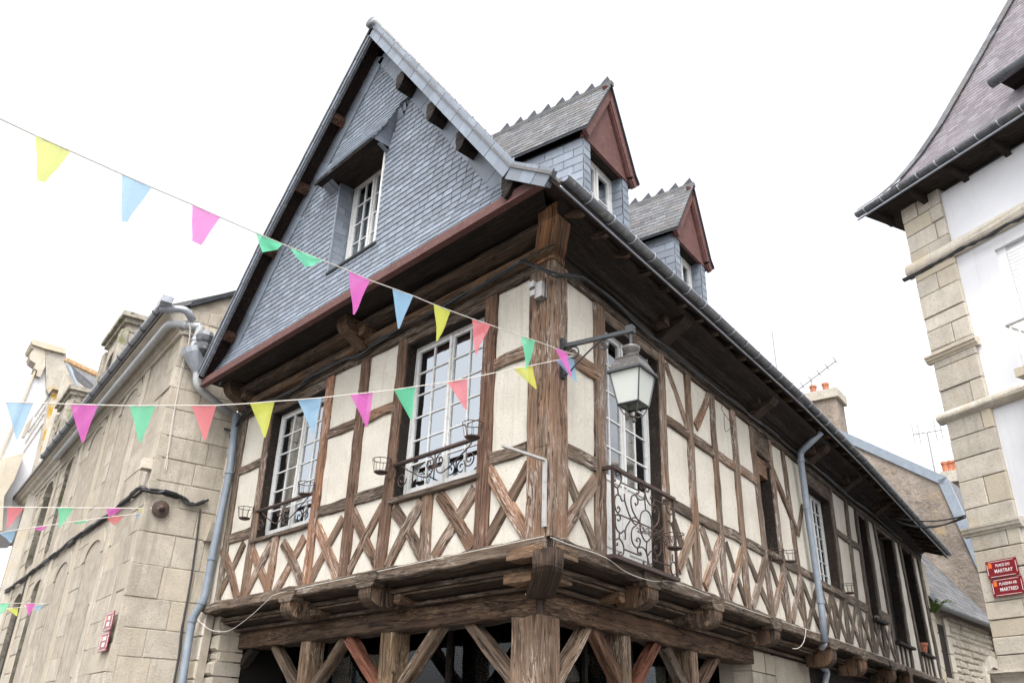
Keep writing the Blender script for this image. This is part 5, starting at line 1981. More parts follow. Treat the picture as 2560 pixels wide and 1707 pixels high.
# pilaster stones
pil = obj('pilaster_core', MB().box(F3, 0.02, PW - 0.01, 0, ZE + 0.1, -0.6, -0.0), M['mortar'], RB)
ashlar(F3, 0.0, PW, 0.5, ZE + 0.1, pil, 'granite_pale', hc=(0.2, 0.42), lc=(0.28, 0.9), proud=0.06, gap=0.006)
for z0_, z1_, dd, ue in ((8.79, 9.05, 0.13, 6.0), (6.22, 6.4, 0.13, 6.0)):
    prof = [(0.0, z0_), (0.06, z0_)] + [(0.06 + (dd - 0.06) * math.sin(t), z0_ + 0.02 + (z1_ - z0_ - 0.04) * (0.5 - 0.5 * math.cos(t))) for t in [math.pi * i / 8 for i in range(1, 8)]] + [(0.06, z1_), (0.0, z1_)]
    obj('string_course', MB().sweep(F3, prof, -0.1, ue, 12, jit=0.006), M['granite_pale'], RB)
for z0_, dd in ((7.22, 0.16), (4.5, 0.15), (2.6, 0.2), (4.0 - 2.0, 0.2)):
    prof = [(0.0, z0_), (0.07, z0_), (0.08, z0_ + 0.03), (0.1, z0_ + 0.04), (0.11, z0_ + 0.08), (dd - 0.03, z0_ + 0.09), (dd - 0.03, z0_ + 0.12), (0.0, z0_ + 0.14)]
    obj('pilaster_moulding', MB().sweep(F3, prof, -0.09, PW + 0.06, 3, jit=0.004), M['granite_pale'], RB)
# eaves soffit, brackets, gutter
eu0 = -0.42
b = MB()
b.add([F3.p(eu0, ZE + 0.12, 0.48), F3.p(6, ZE + 0.12, 0.48), F3.p(6, ZE + 0.1, -0.1), F3.p(0.0, ZE + 0.1, -0.1), F3.p(eu0, ZE + 0.12, -4), F3.p(0.0, ZE + 0.1, -4)], [(0, 1, 2, 3), (0, 3, 5, 4)])
obj('eaves_soffit', b, M['wood_dark'], RB)
gz = ZE + 0.2
gpro = [(0.5 + 0.07 * math.cos(t), gz + 0.07 * math.sin(t)) for t in [math.pi + math.pi * i / 7 for i in range(8)]] + [(0.5 + 0.06 * math.cos(t), gz + 0.06 * math.sin(t)) for t in [2 * math.pi - math.pi * i / 7 for i in range(8)]]
gu = obj('gutter', MB().sweep(F3, gpro, eu0 - 0.1, 6.0, 1), M['zinc_dark'], RB)
obj('gutter_bead', MB().tube([F3.p(eu0 - 0.1, gz - 0.12, 0.5), F3.p(6, gz - 0.12, 0.5)], 0.018, 6), M['zinc'], gu)
for i in range(16):
    x = eu0 + 0.1 + i * 0.36
    obj('gutter_hook', MB().tube([F3.p(x, gz + 0.08 * math.sin(t), 0.5 + 0.08 * math.cos(t)) for t in [math.pi + math.pi * k / 6 for k in range(7)]], 0.012, 4), M['zinc'], gu)
    if i % 2:
        continue
    obj('bracket', MB().prism(Fac(F3.p(x + 0.05, 0, 0), F3.n, F3.e), [(0.0, ZE + 0.1), (0.4, ZE + 0.1), (0.36, ZE + 0.02), (0.0, ZE - 0.06)], 0, 0.09), M['wood_dark'], RB)
# bell-cast slate roof with hip on the left
RPRO = [(0.5, ZE + 0.22), (0.25, ZE + 0.42), (0.0, ZE + 0.70), (-0.3, ZE + 1.15), (-0.6, ZE + 1.7), (-1.2, ZE + 2.95), (-2.0, ZE + 4.65), (-3.2, ZE + 7.2)]


def hip_u(d):
    return eu0 + (0.5 - d) * 0.93


b = MB()
vs = []
for d, z in RPRO:
    vs += [F3.p(hip_u(d), z, d), F3.p(6.5, z, d)]
nb_ = len(vs)
back = [F3.p(hip_u(d), z, d) for d, z in RPRO]
b.add(vs, [(2 * i, 2 * i + 1, 2 * i + 3, 2 * i + 2) for i in range(len(RPRO) - 1)])
vs = []
for d, z in RPRO:
    vs += [F3.p(hip_u(d), z, d), F3.p(hip_u(d), z, -6)]
b.add(vs, [(2 * i, 2 * i + 2, 2 * i + 3, 2 * i + 1) for i in range(len(RPRO) - 1)])
rr = obj('roof', b, M['slate_dark'], RB)
RSL = Slates(M['purple_slate'], 300)
for (d0, z0_), (d1, z1_) in zip(RPRO, RPRO[1:]):
    L = math.hypot(d1 - d0, z1_ - z0_)
    n_ = max(1, round(L / 0.105))
    Y = F3.n * (d1 - d0) + UP * (z1_ - z0_)
    Nn = (F3.n * (z1_ - z0_) - UP * (d1 - d0)).normalized()
    for i in range(n_):
        f = i / n_
        d, z = d0 + (d1 - d0) * f, z0_ + (z1_ - z0_) * f
        x = hip_u(d) + 0.02 - (0.1 if i % 2 else 0)
        if d < -2.1:
            continue
        while x < 4.4:
            w_ = 0.2 * random.uniform(0.88, 1.1)
            RSL.put(F3.p(x + w_ / 2, z, d) + Nn * 0.006, Y, Nn, w_ - 0.004, L / n_ * 1.3, rr)
            x += w_
RSL.build()
hp = MB()
for (d0, z0_), (d1, z1_) in zip(RPRO, RPRO[1:]):
    P, Q = F3.p(hip_u(d0), z0_ + 0.03, d0), F3.p(hip_u(d1), z1_ + 0.03, d1)
    n_ = max(1, round((Q - P).length / 0.2))
    for i in range(n_):
        a, c = P.lerp(Q, i / n_), P.lerp(Q, (i + 1) / n_)
        t = (c - a).normalized()
        s_ = F3.e
        nr = t.cross(s_)
        q = [a - s_ * 0.05, a + s_ * 0.12, c + s_ * 0.12, c - s_ * 0.05]
        obj('hip_slate', MB().hexa([p + F3.n * 0.03 for p in q] + [p + F3.n * 0.05 for p in q]), M['roof_slate'], rr)
# roof dormer eaves poking in at the right
du, dz = F3.c('D', 1180, 660, 0.1)
b = MB()
b.tube([F3.p(du, dz, 0.1), F3.p(du + 3, dz + 0.02, 0.1)], 0.085, 8)
dm = obj('dormer_gutter', b, M['zinc_dark'], RB, smooth=True)
b = MB()
b.box(F3, du + 0.1, du + 3, dz - 0.02, dz + 0.06, -1.6, 0.05)
obj('dormer_soffit', b, M['wood_dark'], RB)
b = MB()
b.box(F3, du + 0.55, du + 3, dz - 1.2, dz - 0.02, -1.6, -0.35)
obj('dormer_cheek', b, M['wood_dark'], RB)
# balcony rail
ru, rz = F3.c('E', 1185, 1040, 0.5)
b = MB()
b.tube([F3.p(ru, rz, 0.5), F3.p(ru + 2.5, rz, 0.5)], 0.022, 6)
b.tube([F3.p(ru, rz, 0.5), F3.p(ru, rz, 0.0)], 0.02, 6)
bl = obj('balcony_rail', b, M['aluminium'], RB)
for i in range(12):
    x = ru + 0.05 + i * 0.11
    obj('baluster', MB().tube([F3.p(x, rz, 0.5), F3.p(x, 6.42, 0.5)], 0.011, 5), M['white_clean'], bl)
b = MB()
b.box(F3, ru - 0.02, ru + 2.5, 6.3, 6.42, 0.1, 0.56)
obj('balcony_slab', b, M['granite_pale'], bl)
# cable under the string course
b = MB()
pts = []
for i in range(24):
    t = i / 23
    pts.append(F3.p(-0.12 + 4.2 * t, 8.74 + jit(0.012), 0.19 + jit(0.01)))
for k in range(4):
    b.tube([p + V((jit(0.02), jit(0.02), jit(0.03))) for p in pts], 0.016, 5)
o = obj('cable_bundle', b, M['cable'])
recentre(o)
tag(o, 'black cable bundle under the upper stone band of the white rendered house', 'cable')


# ---- enamel street signs
def text_mesh(body, size, bold=0.0):
    c = bpy.data.curves.new('lettering', 'FONT')
    c.body = body
    c.size = size
    c.align_x = 'CENTER'
    c.align_y = 'CENTER'
    c.extrude = 0.0012
    c.offset = bold
    c.resolution_u = 3
    t = bpy.data.objects.new('lettering', c)
    COL.objects.link(t)
    bpy.context.view_layer.update()
    me = bpy.data.meshes.new_from_object(t)
    bpy.data.objects.remove(t)
    me.name = 'lettering'
    return me


def sign(fac, u0, u1, z0, z1, d, lines, label, flip=1, badge=True):
    o = obj('street_sign', MB().box(fac, u0, u1, z0, z1, d - 0.012, d), M['signred'])
    recentre(o)
    tag(o, label, 'sign', 'enamel street name plates')
    t = 0.009
    e = 0.014
    b = MB()
    for q in ((u0 + e + 0.03, u1 - e - 0.03, z0 + e, z0 + e + t * 0.6), (u0 + e + 0.03, u1 - e - 0.03, z1 - e - t * 0.6, z1 - e), (u0 + e, u0 + e + t * 0.6, z0 + e + 0.03, z1 - e - 0.03), (u1 - e - t * 0.6, u1 - e, z0 + e + 0.03, z1 - e - 0.03)):
        b.box(fac, *q, d - 0.001, d + 0.003)
    obj('border', b, M['signwhite'], o)
    W, H = u1 - u0, z1 - z0
    X = fac.e * flip
    for i, (s, size) in enumerate(lines):
        if isinstance(s, int):                 # worn lettering, not legible in the photograph
            zc = z1 - H * (0.32 if i == 0 else 0.64)
            for k in range(s):
                x = (u0 + u1) / 2 + (k - (s - 1) / 2) * 0.026
                obj('lettering', MB().box(fac, x - 0.008, x + 0.008, zc - size / 2, zc + size / 2, d - 0.001, d + 0.003), M['signwhite'], o)
            continue
        me = text_mesh(s, size, 0.0003)
        me.materials.append(M['signwhite'])
        um = (u0 + u1) / 2 + 0.02
        P = fac.p(um, z1 - H * (0.32 if i == 0 else 0.64), d + 0.003)
        mt = Matrix(((X.x * 0.86, UP.x, fac.n.x, P.x), (X.y * 0.86, UP.y, fac.n.y, P.y), (X.z * 0.86, UP.z, fac.n.z, P.z), (0, 0, 0, 1)))
        obj('lettering', me, None, o, matrix=mt)
    if badge:
        uu = u0 + 0.035 if flip > 0 else u1 - 0.085
        obj('emblem', MB().box(fac, uu, uu + 0.05, z1 - 0.095, z1 - 0.03, d - 0.001, d + 0.002), M['signorange'], o)
    return o


sign(F3, 0.17, 0.62, 3.885, 4.115, 0.1, (('PLACE DU', 0.052), ('MARTRAY', 0.068)), 'red enamel street sign reading PLACE DU MARTRAY on the stone pilaster')
sign(F3, 0.19, 0.64, 3.64, 3.87, 0.1, (('PLASENN AR', 0.052), ('MARTRED', 0.068)), 'red enamel street sign reading PLASENN AR MARTRED on the stone pilaster')
b1 = sign(F2, 0.02, 0.44, 2.82, 3.05, 0.06, ((4, 0.045), (5, 0.05)), 'upper red street plate on the granite corner, seen edge-on', -1)
b2_ = sign(F2, 0.02, 0.44, 2.57, 2.80, 0.06, ((7, 0.045), (5, 0.05)), 'lower red street plate on the granite corner, seen edge-on', -1)

# ================================================================== BACKGROUND ON THE RIGHT
r0 = ray(2300, 1300)
r0 = V((r0.x, r0.y, 0)).normalized()
BG = Fac(V((CAM.x, CAM.y, 0)) + r0 * 27, SD.n, -SD.e)
GBLD = thing('rendered_gable_house', 'tall house end with stained brown render and zinc-edged gable', 'house', tuple(BG.p(0, 0, -3)))
top = [BG.px(q) for q in ((1900, 985), (2095, 1077), (2362, 1197), (2462, 1409))]
bot = [(top[-1][0], 0), (top[0][0] - 4, 0), (top[0][0] - 4, top[0][1] + 1.8)]
b = MB().prism(BG, top + bot, -8, 0)
obj('gable_wall', b, M['render_rough'], GBLD)
fl = [BG.px(q) for q in ((1880, 976), (2095, 1073), (2368, 1193), (2468, 1412))]
for (a, c) in zip(fl, fl[1:]):
    A, B = V(a), V(c)
    t = (B - A).normalized()
    nn = V((t.y, -t.x))
    if nn.y > 0:
        nn = -nn
    obj('zinc_flashing', MB().prism(BG, [(p.x, p.y) for p in (A, B, B + nn * 0.27, A + nn * 0.27)], -0.3, 0.07), M['pipe'], GBLD)
A, B = V(fl[2]), V(fl[3])
b = MB()
b.add([BG.p(A.x, A.y, -0.3), BG.p(B.x, B.y, -0.3), BG.p(B.x + 0.6, B.y - 0.05, -6), BG.p(A.x + 0.5, A.y, -6)], [(0, 1, 2, 3)])
obj('roof', b, M['roof_slate'], GBLD)
# chimney on its ridge, pots and aerial
def chimney(name, k, x0, x1, yt, yb, back, label, pots, mat='lichen_stone', group=None):
    O = BG.p(0, 0, -back)
    fac = Fac(O, BG.e, BG.n)
    (ua, zt), (uc, _) = fac.c(k, x0, yt), fac.c(k, x1, yt)
    zb = fac.c(k, x0, yb)[1]
    t = thing(name, label, 'chimney', tuple(fac.p((ua + uc) / 2, zb, -0.5)), group)
    w_ = uc - ua
    obj('stack', MB().box(fac, ua + 0.12, uc - 0.12, zb - 2, zt - 0.35, -1.0, 0.0), M['render_rough'], t)
    obj('chimney_cap', MB().box(fac, ua, uc, zt - 0.35, zt, -1.1, 0.12), M[mat], t)
    for f in pots:
        P = fac.p(ua + w_ * f, zt, -0.45)
        obj('chimney_pot', MB().lathe(P, UP, [(0.14, 0), (0.125, 0.08), (0.115, 0.34), (0.14, 0.38), (0.14, 0.45), (0.1, 0.46)], 12), M['terracotta'], t, smooth=False)
    return fac, zt


cf, zt = chimney('chimney', 'G', 735, 990, 390, 640, 3, 'lichened stone chimney with two terracotta pots above the long eaves', (0.22, 0.58))
f2_, zt2 = chimney('chimney', 'F', 520, 640, 480, 600, 1.5, 'low chimney with a row of clay pots behind the zinc-edged gable', (0.2, 0.42, 0.64))


def aerial(k, x0, y0, x1, y1, back, label, yagi=0, length=0.9):
    fac = Fac(BG.p(0, 0, -back), BG.e, BG.n)
    a, c = fac.c(k, x0, y0), fac.c(k, x1, y1)
    o = obj('aerial', MB().tube([fac.p(a[0], a[1] - 1.0, 0), fac.p(a[0], a[1], 0), fac.p(c[0], c[1], 0)], 0.035, 5, r2=0.026), M['aerial'])
    recentre(o)
    tag(o, label, 'aerial')
    if yagi == 1:
        L = length
        obj('boom', MB().tube([fac.p(c[0] - L, c[1] - L * 0.55, 0), fac.p(c[0] + L, c[1] + L * 0.55, 0)], 0.026, 5), M['aerial'], o)
        for i in range(7):
            f = -1 + 2 * i / 6
            P = fac.p(c[0] + L * f, c[1] + L * 0.55 * f, 0)
            obj('element', MB().tube([P - fac.n * 0.22, P + fac.n * 0.3 + UP * 0.05], 0.018, 4), M['aerial'], o)
    if yagi == 2:
        for dx in (-0.42, -0.25, 0.25, 0.42):
            obj('element', MB().tube([fac.p(c[0] + dx, c[1] - 0.35, 0), fac.p(c[0] + dx, c[1] + 0.35, 0)], 0.02, 4), M['aerial'], o)
        obj('boom', MB().tube([fac.p(c[0] - 0.45, c[1], 0), fac.p(c[0] + 0.45, c[1], 0)], 0.02, 4), M['aerial'], o)


aerial('G', 560, 300, 515, -60, 1, 'tall thin bare aerial mast above the long eaves')
aerial('G', 805, 375, 790, 285, 3.4, 'fishbone television aerial on the chimney with two pots', 1, 1.0)
aerial('F', 495, 490, 452, 270, 2, 'aerial mast with upright bars behind the zinc-edged gable', 2)

# small rubble house beyond the timber house
SEu = SEND + 0.42
BS = Fac(SD.p(SEu, 0, -0.1), (-0.06, 0.998, 0), (0.998, 0.06, 0))
RUB = thing('rubble_cottage', 'low rubble-stone cottage with slate roof and round-arched doorway', 'house', tuple(BS.p(3, 0, -2)))
ue, ze_ = BS.c('F', 860, 1290, 0.25)
us_, zs_ = BS.c('F', 490, 1158, 0.25)
zs_ = (zs_ + ze_) / 2
uw = BS.c('F', 850, 1400)[0]
dr0, dr1 = BS.c('F', 765, 1545)[0], BS.c('F', 845, 1545)[0]
dzt = BS.c('F', 800, 1515)[1]
b = MB()
b.box(BS, 0, dr0, 0, zs_ - 0.05, -4, -0.04)
b.box(BS, dr0, dr1, dzt, zs_ - 0.05, -4, -0.04)
b.box(BS, dr1, uw, 0, zs_ - 0.05, -4, -0.04)
rc = obj('wall', b, M['mortar'], RUB)
stones = 0
z = 1.7
wq0, wq1 = BS.c('L', 985, 1200)[0], BS.c('L', 1050, 1200)[0]
while z < zs_ - 0.12:
    h = random.uniform(0.12, 0.2)
    u = wq1 + 0.3
    while u < uw - 0.05 and stones < 290:
        L = random.uniform(0.22, 0.5)
        if not (dr0 - 0.25 < u + L / 2 < dr1 + 0.25 and z < dzt + 0.15):
            mb = MB()
            bev_box(mb, BS, u + 0.012, min(u + L, uw) - 0.012, z + 0.012 + jit(0.01), z + h - 0.012 + jit(0.01), -0.1, jit(0.02), 0.03)
            obj('stone', mb, M['granite'], rc)
            stones += 1
        u += L
    z += h
# dressed window surround and doorway arch
wz0, wz1 = 2.1, zs_ - 0.35
obj('window_leaf', MB().box(BS, wq0, wq1, wz0, wz1, -0.04, -0.02), M['wood_dark'], RUB)
for a, c in ((wq0 - 0.32, wq0), (wq1, wq1 + 0.3)):
    z = 0.6
    while z < wz1:
        bb = MB()
        bev_box(bb, BS, a + 0.005, c - 0.005, z + 0.006, z + 0.4, -0.1, 0.03)
        obj('quoin', bb, M['granite_pale'], RUB)
        z += 0.41
obj('window_sill', MB().box(BS, wq0 - 0.4, wq1 + 0.35, wz0 + 1.1, wz0 + 1.2, -0.05, 0.14), M['granite'], RUB)
mid_, r = (dr0 + dr1) / 2, (dr1 - dr0) / 2
for i in range(9):
    t0, t1 = math.pi * i / 9, math.pi * (i + 1) / 9
    q = [(mid_ - rr_ * math.cos(t), dzt - r * 0.6 + rr_ * math.sin(t) * 0.8) for rr_, t in ((r, t0), (r, t1), (r + 0.35, t1), (r + 0.35, t0))]
    obj('voussoir', MB().prism(BS, q, -0.2, 0.04 + jit(0.006)), M['granite_pale'], RUB)
obj('door', MB().box(BS, dr0, dr1, 0, dzt, -0.5, -0.45), M['wood_dark'], RUB)
b = MB()
vs = [BS.p(-0.3, zs_, 0.28), BS.p(uw + 0.3, zs_, 0.28), BS.p(uw + 0.3, zs_ + 3.9, -2.6), BS.p(-0.3, zs_ + 3.9, -2.6)]
b.hexa(vs + [q - UP * 0.07 for q in vs])
rf2 = obj('roof', b, M['slate_dark'], RUB)
CS = Slates(M['roof_slate'], 120)
Y = BS.n * -2.88 + UP * 3.9
Nn = (BS.n * 3.9 + UP * 2.88).normalized()
nrow = 28
for i in range(nrow):
    f = i / nrow
    x = -0.3 - (0.12 if i % 2 else 0)
    while x < uw + 0.25:
        w_ = 0.26 * random.uniform(0.9, 1.1)
        CS.put(BS.p(x + w_ / 2, zs_ + 3.9 * f, 0.28 - 2.88 * f) + Nn * 0.004, Y, Nn, w_ - 0.008, 0.22, rf2)
        x += w_
CS.build()
gz = zs_ - 0.05
gpro = [(0.32 + 0.08 * math.cos(t), gz + 0.08 * math.sin(t)) for t in [math.pi + math.pi * i / 7 for i in range(8)]] + [(0.32 + 0.07 * math.cos(t), gz + 0.07 * math.sin(t)) for t in [2 * math.pi - math.pi * i / 7 for i in range(8)]]
obj('gutter', MB().sweep(BS, gpro, -0.2, uw + 0.35, 1), M['zinc_dark'], RUB)
# stone end pier of the timber house
b = MB()
b.box(SD, SEND + 0.02, SEND + 0.4, 0, 5.8, -0.5, -0.03)
pr_ = obj('end_pier', b, M['mortar'], HOUSE)
ashlar(SD, SEND + 0.02, SEND + 0.42, 0.3, 5.8, pr_, 'granite_pale', hc=(0.35, 0.55), lc=(0.3, 0.6), proud=0.03)
# fern growing at the gutter
fu, fz = BS.c('L', 945, 850, 0.3)
fn = thing('fern', 'bright green fern sprouting from the cottage gutter by the stone pier', 'plant', tuple(BS.p(fu, fz - 0.3, 0.25)))
for i in range(16):
    an = random.uniform(0, 6.28)
    L = random.uniform(0.35, 0.7)
    dirv = V((math.cos(an), math.sin(an), 0))
    base = V(BS.p(fu, fz - 0.3, 0.25))
    b = MB()
    spine = [base + dirv * (L * 0.75 * t) + UP * (L * (1.3 * t - 0.95 * t * t)) for t in [k / 6 for k in range(7)]]
    sdv = dirv.cross(UP)
    for k in range(1, 7):
        lw = 0.09 * (1 - k / 8)
        P, Q = spine[k - 1], spine[k]
        for s_ in (-1, 1):
            b.add([P, Q, Q + sdv * s_ * lw - UP * 0.02 + dirv * 0.02], [(0, 1, 2)])
    obj('frond', b, M['leaf'], fn)
# flower pot on a sill
pu, pz = SD.c('L', 828, 1090, 0.05)
P = SD.p(pu, OPEN_S[5][2] - 0.003, 0.02)
o = obj('flower_pot', MB().lathe(P, UP, [(0.07, 0), (0.1, 0.16), (0.115, 0.165), (0.115, 0.21), (0.1, 0.21), (0.09, 0.15)], 14), M['terracotta'])
recentre(o)
tag(o, 'terracotta flower pot on a dark sill near the far end of the house', 'flower pot')
# cable across the street
def sag(a, b_, s, n=16):
    a, b_ = V(a), V(b_)
    return [a.lerp(b_, i / n) - UP * (4 * s * (i / n) * (1 - i / n)) for i in range(n + 1)]


ca = fp(SD, 'L', 560, 140, 0.3)
cb = F3.p(-0.02, F3.c('F', 700, 695)[1], 0.05)
b = MB()
for k in range(3):
    off = V((jit(0.04), jit(0.04), jit(0.06)))
    b.tube(sag(ca + off, cb + off * 0.5, 0.1 + 0.05 * k), 0.012, 5)
o = obj('street_cable', b, M['cable'])
recentre(o)
tag(o, 'black cables strung across the street from the eaves to the stone pilaster', 'cable')

# ================================================================== LANTERN ON ITS BRACKET
ARM0 = SD.p(0.103, 4.982, 0.07)
ARM1 = ARM0 + SD.n * 0.70
ARM1.z -= 0.03
LAN = thing('street_lantern', 'square street lantern with frosted panes on a scrolled iron wall bracket', 'lantern', tuple(ARM0))
LF = Fac(V((ARM1.x, ARM1.y, 0)), SD.n, -SD.e)
MF = Fac(SD.p(0.103, 0, 0), SD.n, SD.e)
b = MB()
b.box(SD, 0.075, 0.135, 4.66, 5.06, 0.05, 0.085)
obj('wall_plate', b, M['iron_black'], LAN)
b = MB()
b.hexa([ARM0 + q for q in (V((0, 0, -0.02)) - SD.e * 0.02, V((0, 0, -0.02)) + SD.e * 0.02, V((0, 0, 0.02)) + SD.e * 0.02, V((0, 0, 0.02)) - SD.e * 0.02)] +
       [ARM1 + SD.n * 0.03 + q for q in (V((0, 0, -0.015)) - SD.e * 0.016, V((0, 0, -0.015)) + SD.e * 0.016, V((0, 0, 0.015)) + SD.e * 0.016, V((0, 0, 0.015)) - SD.e * 0.016)])
obj('arm', b, M['iron_black'], LAN)
sc1 = spiral((0.18, 4.885), 0.07, 0.015, math.pi * 0.75, -1.6, 24)
obj('scroll', MB().tube([MF.p(d, z, 0) for d, z in [(0.09, 4.95)] + sc1], 0.009, 6), M['iron_black'], LAN, smooth=True)
st = smooth_path([(0.09, 4.68), (0.14, 4.71), (0.22, 4.775), (0.34, 4.86), (0.44, 4.925)], 5)
sc2 = spiral((0.50, 4.885), 0.06, 0.012, math.pi * 0.75, -1.6, 24)
obj('scroll', MB().tube([MF.p(p.x, p.y, 0) for p in st] + [MF.p(d, z, 0) for d, z in sc2], 0.009, 6), M['iron_black'], LAN, smooth=True)
b = MB().tube([V((ARM1.x, ARM1.y, 4.985)), V((ARM1.x, ARM1.y, 4.79))], 0.014, 8)
b.box(LF, -0.035, 0.035, 4.93, 5.0, -0.03, 0.03)
obj('hanger', b, M['iron_black'], LAN)
b = MB().lathe(V((ARM1.x, ARM1.y, 4.68)), UP, [(0.055, 0), (0.05, 0.03), (0.06, 0.05), (0.075, 0.085), (0.08, 0.105), (0.075, 0.115), (0.02, 0.12)], 16)
obj('vent_cap', b, M['lampmetal'], LAN, smooth=True)


def frustum(z0, a0, z1, a1):
    return [LF.p(-a0, z0, -a0), LF.p(a0, z0, -a0), LF.p(a0, z0, a0), LF.p(-a0, z0, a0), LF.p(-a1, z1, -a1), LF.p(a1, z1, -a1), LF.p(a1, z1, a1), LF.p(-a1, z1, a1)]


b = MB().hexa(frustum(4.545, 0.155, 4.665, 0.098))
b.hexa(frustum(4.665, 0.104, 4.675, 0.104))
b.hexa(frustum(4.676, 0.098, 4.69, 0.05))
obj('lantern_roof', b, M['lampmetal'], LAN)
obj('lantern_eave', MB().hexa(frustum(4.526, 0.164, 4.544, 0.164)), M['iron_black'], LAN)
for s1_, s2_ in ((1, 1), (1, -1), (-1, 1), (-1, -1)):
    obj('knob', MB().lathe(LF.p(s1_ * 0.152, 4.545, s2_ * 0.152), UP, [(0.004, 0), (0.007, 0.008), (0.004, 0.018)], 6), M['lampmetal'], LAN)
    obj('knob', MB().lathe(LF.p(s1_ * 0.098, 4.675, s2_ * 0.098), UP, [(0.004, 0), (0.006, 0.008), (0.003, 0.015)], 6), M['lampmetal'], LAN)
    obj('glazing_bar', MB().tube([LF.p(s1_ * 0.142, 4.53, s2_ * 0.142), LF.p(s1_ * 0.097, 4.25, s2_ * 0.097)], 0.008, 4), M['iron_black'], LAN)
    arm = [LF.p(s1_ * 0.088, 4.245, s2_ * 0.088), LF.p(s1_ * 0.075, 4.20, s2_ * 0.075), LF.p(s1_ * 0.055, 4.165, s2_ * 0.055), LF.p(s1_ * 0.02, 4.145, s2_ * 0.02)]
    obj('cradle_arm', MB().tube([V(p) for p in smooth_path([tuple(q) for q in arm], 4)], 0.006, 5), M['lampmetal'], LAN, smooth=True)
for i in range(4):
    an = [(1, 1), (1, -1), (-1, -1), (-1, 1)]
    p, q = an[i], an[(i + 1) % 4]
    vs = [LF.p(p[0] * 0.139, 4.53, p[1] * 0.139), LF.p(q[0] * 0.139, 4.53, q[1] * 0.139), LF.p(q[0] * 0.094, 4.252, q[1] * 0.094), LF.p(p[0] * 0.094, 4.252, p[1] * 0.094)]
    cen = sum(vs, V((0, 0, 0))) / 4
    ax_ = V((ARM1.x, ARM1.y, cen.z))
    inn = (ax_ - cen).normalized() * 0.004
    obj('lantern_pane', MB().hexa(vs + [v + inn for v in vs]), M['milk'], LAN)
    a_, c_ = LF.p(p[0] * 0.096, 4.245, p[1] * 0.096), LF.p(q[0] * 0.096, 4.245, q[1] * 0.096)
    obj('base_rail', MB().tube([a_, c_], 0.012, 4), M['iron_black'], LAN)
b = MB().lathe(V((ARM1.x, ARM1.y, 4.095)), UP, [(0.004, 0), (0.016, 0.008), (0.02, 0.02), (0.014, 0.034), (0.008, 0.045), (0.02, 0.05), (0.03, 0.056), (0.012, 0.06)], 10)
obj('finial', b, M['lampmetal'], LAN, smooth=True)

# ================================================================== BUNTING
def depth_of(P):
    return (V(P) - CAM).dot(RZ)


class Bunting:
    def __init__(self, pts, s0, s1, label):
        """pts: photo points along the cord (left to right); s0/s1: distances of its two ends."""
        self.pts = pts
        self.x0, self.x1 = pts[0][0], pts[-1][0]
        self.k0, self.k1 = 1 / s0, 1 / s1
        P = [self.at(p[0]) for p in pts]
        self.t = thing('bunting', label, 'bunting', tuple(P[0]))
        line = []
        for a, c in zip(pts, pts[1:]):
            for i in range(3):
                line.append(self.at(a[0] + (c[0] - a[0]) * i / 3))
        line.append(P[-1])
        obj('cord', MB().tube(line, 0.0045 * (1 if s1 < 10 else 1.5), 5), M['cord'], self.t)

    def s(self, x):
        f = (x - self.x0) / (self.x1 - self.x0)
        return 1 / (self.k0 + (self.k1 - self.k0) * f)

    def y(self, x):
        for a, c in zip(self.pts, self.pts[1:]):
            if x <= c[0]:
                return a[1] + (c[1] - a[1]) * (x - a[0]) / (c[0] - a[0])
        return self.pts[-1][1]

    def at(self, x):
        return at_depth((x, self.y(x)), self.s(x))

    def flag(self, xa, xb, tips, col, wob=1.0):
        A, B = self.at(xa), self.at(xb)
        sm = self.s((xa + xb) / 2)
        T = [at_depth(q, sm) for q in tips]
        T1, T2 = (T[0], T[-1])
        if len(T) == 1:
            w_ = (B - A) * 0.035
            T1, T2 = T[0] - w_, T[0] + w_
        nrm = ((B - A).cross(T1 - A)).normalized()
        R_, C_ = 8, 6
        ph, ph2 = random.uniform(0, 6), random.uniform(0, 6)
        L = (B - A).length
        vs, fs = [], []
        for r in range(R_ + 1):
            f = r / R_
            a, c = A.lerp(T1, f), B.lerp(T2, f)
            lat = (B - A).normalized() * (L * 0.025 * wob * math.sin(f * 7 + ph) * f)
            for k in range(C_ + 1):
                g_ = k / C_
                P = a.lerp(c, g_) + lat + nrm * (L * 0.06 * wob * math.sin(f * 4 + ph2) * f + L * 0.05 * math.sin(g_ * 5 + ph) * (1 - f))
                vs.append(P + V((0, 0, -0.002 if r == 0 else 0)))
        for r in range(R_):
            for k in range(C_):
                i = r * (C_ + 1) + k
                fs.append((i, i + 1, i + C_ + 2, i + C_ + 1))
        mb = MB().add(vs, fs)
        me = mb.mesh('pennant', FLAG[col], smooth=True, fix=False)
        o = bpy.data.objects.new('pennant', me)
        COL.objects.link(o)
        o.parent = self.t
        o.location = -self.t.location
        o['label'] = col + ' cloth pennant'


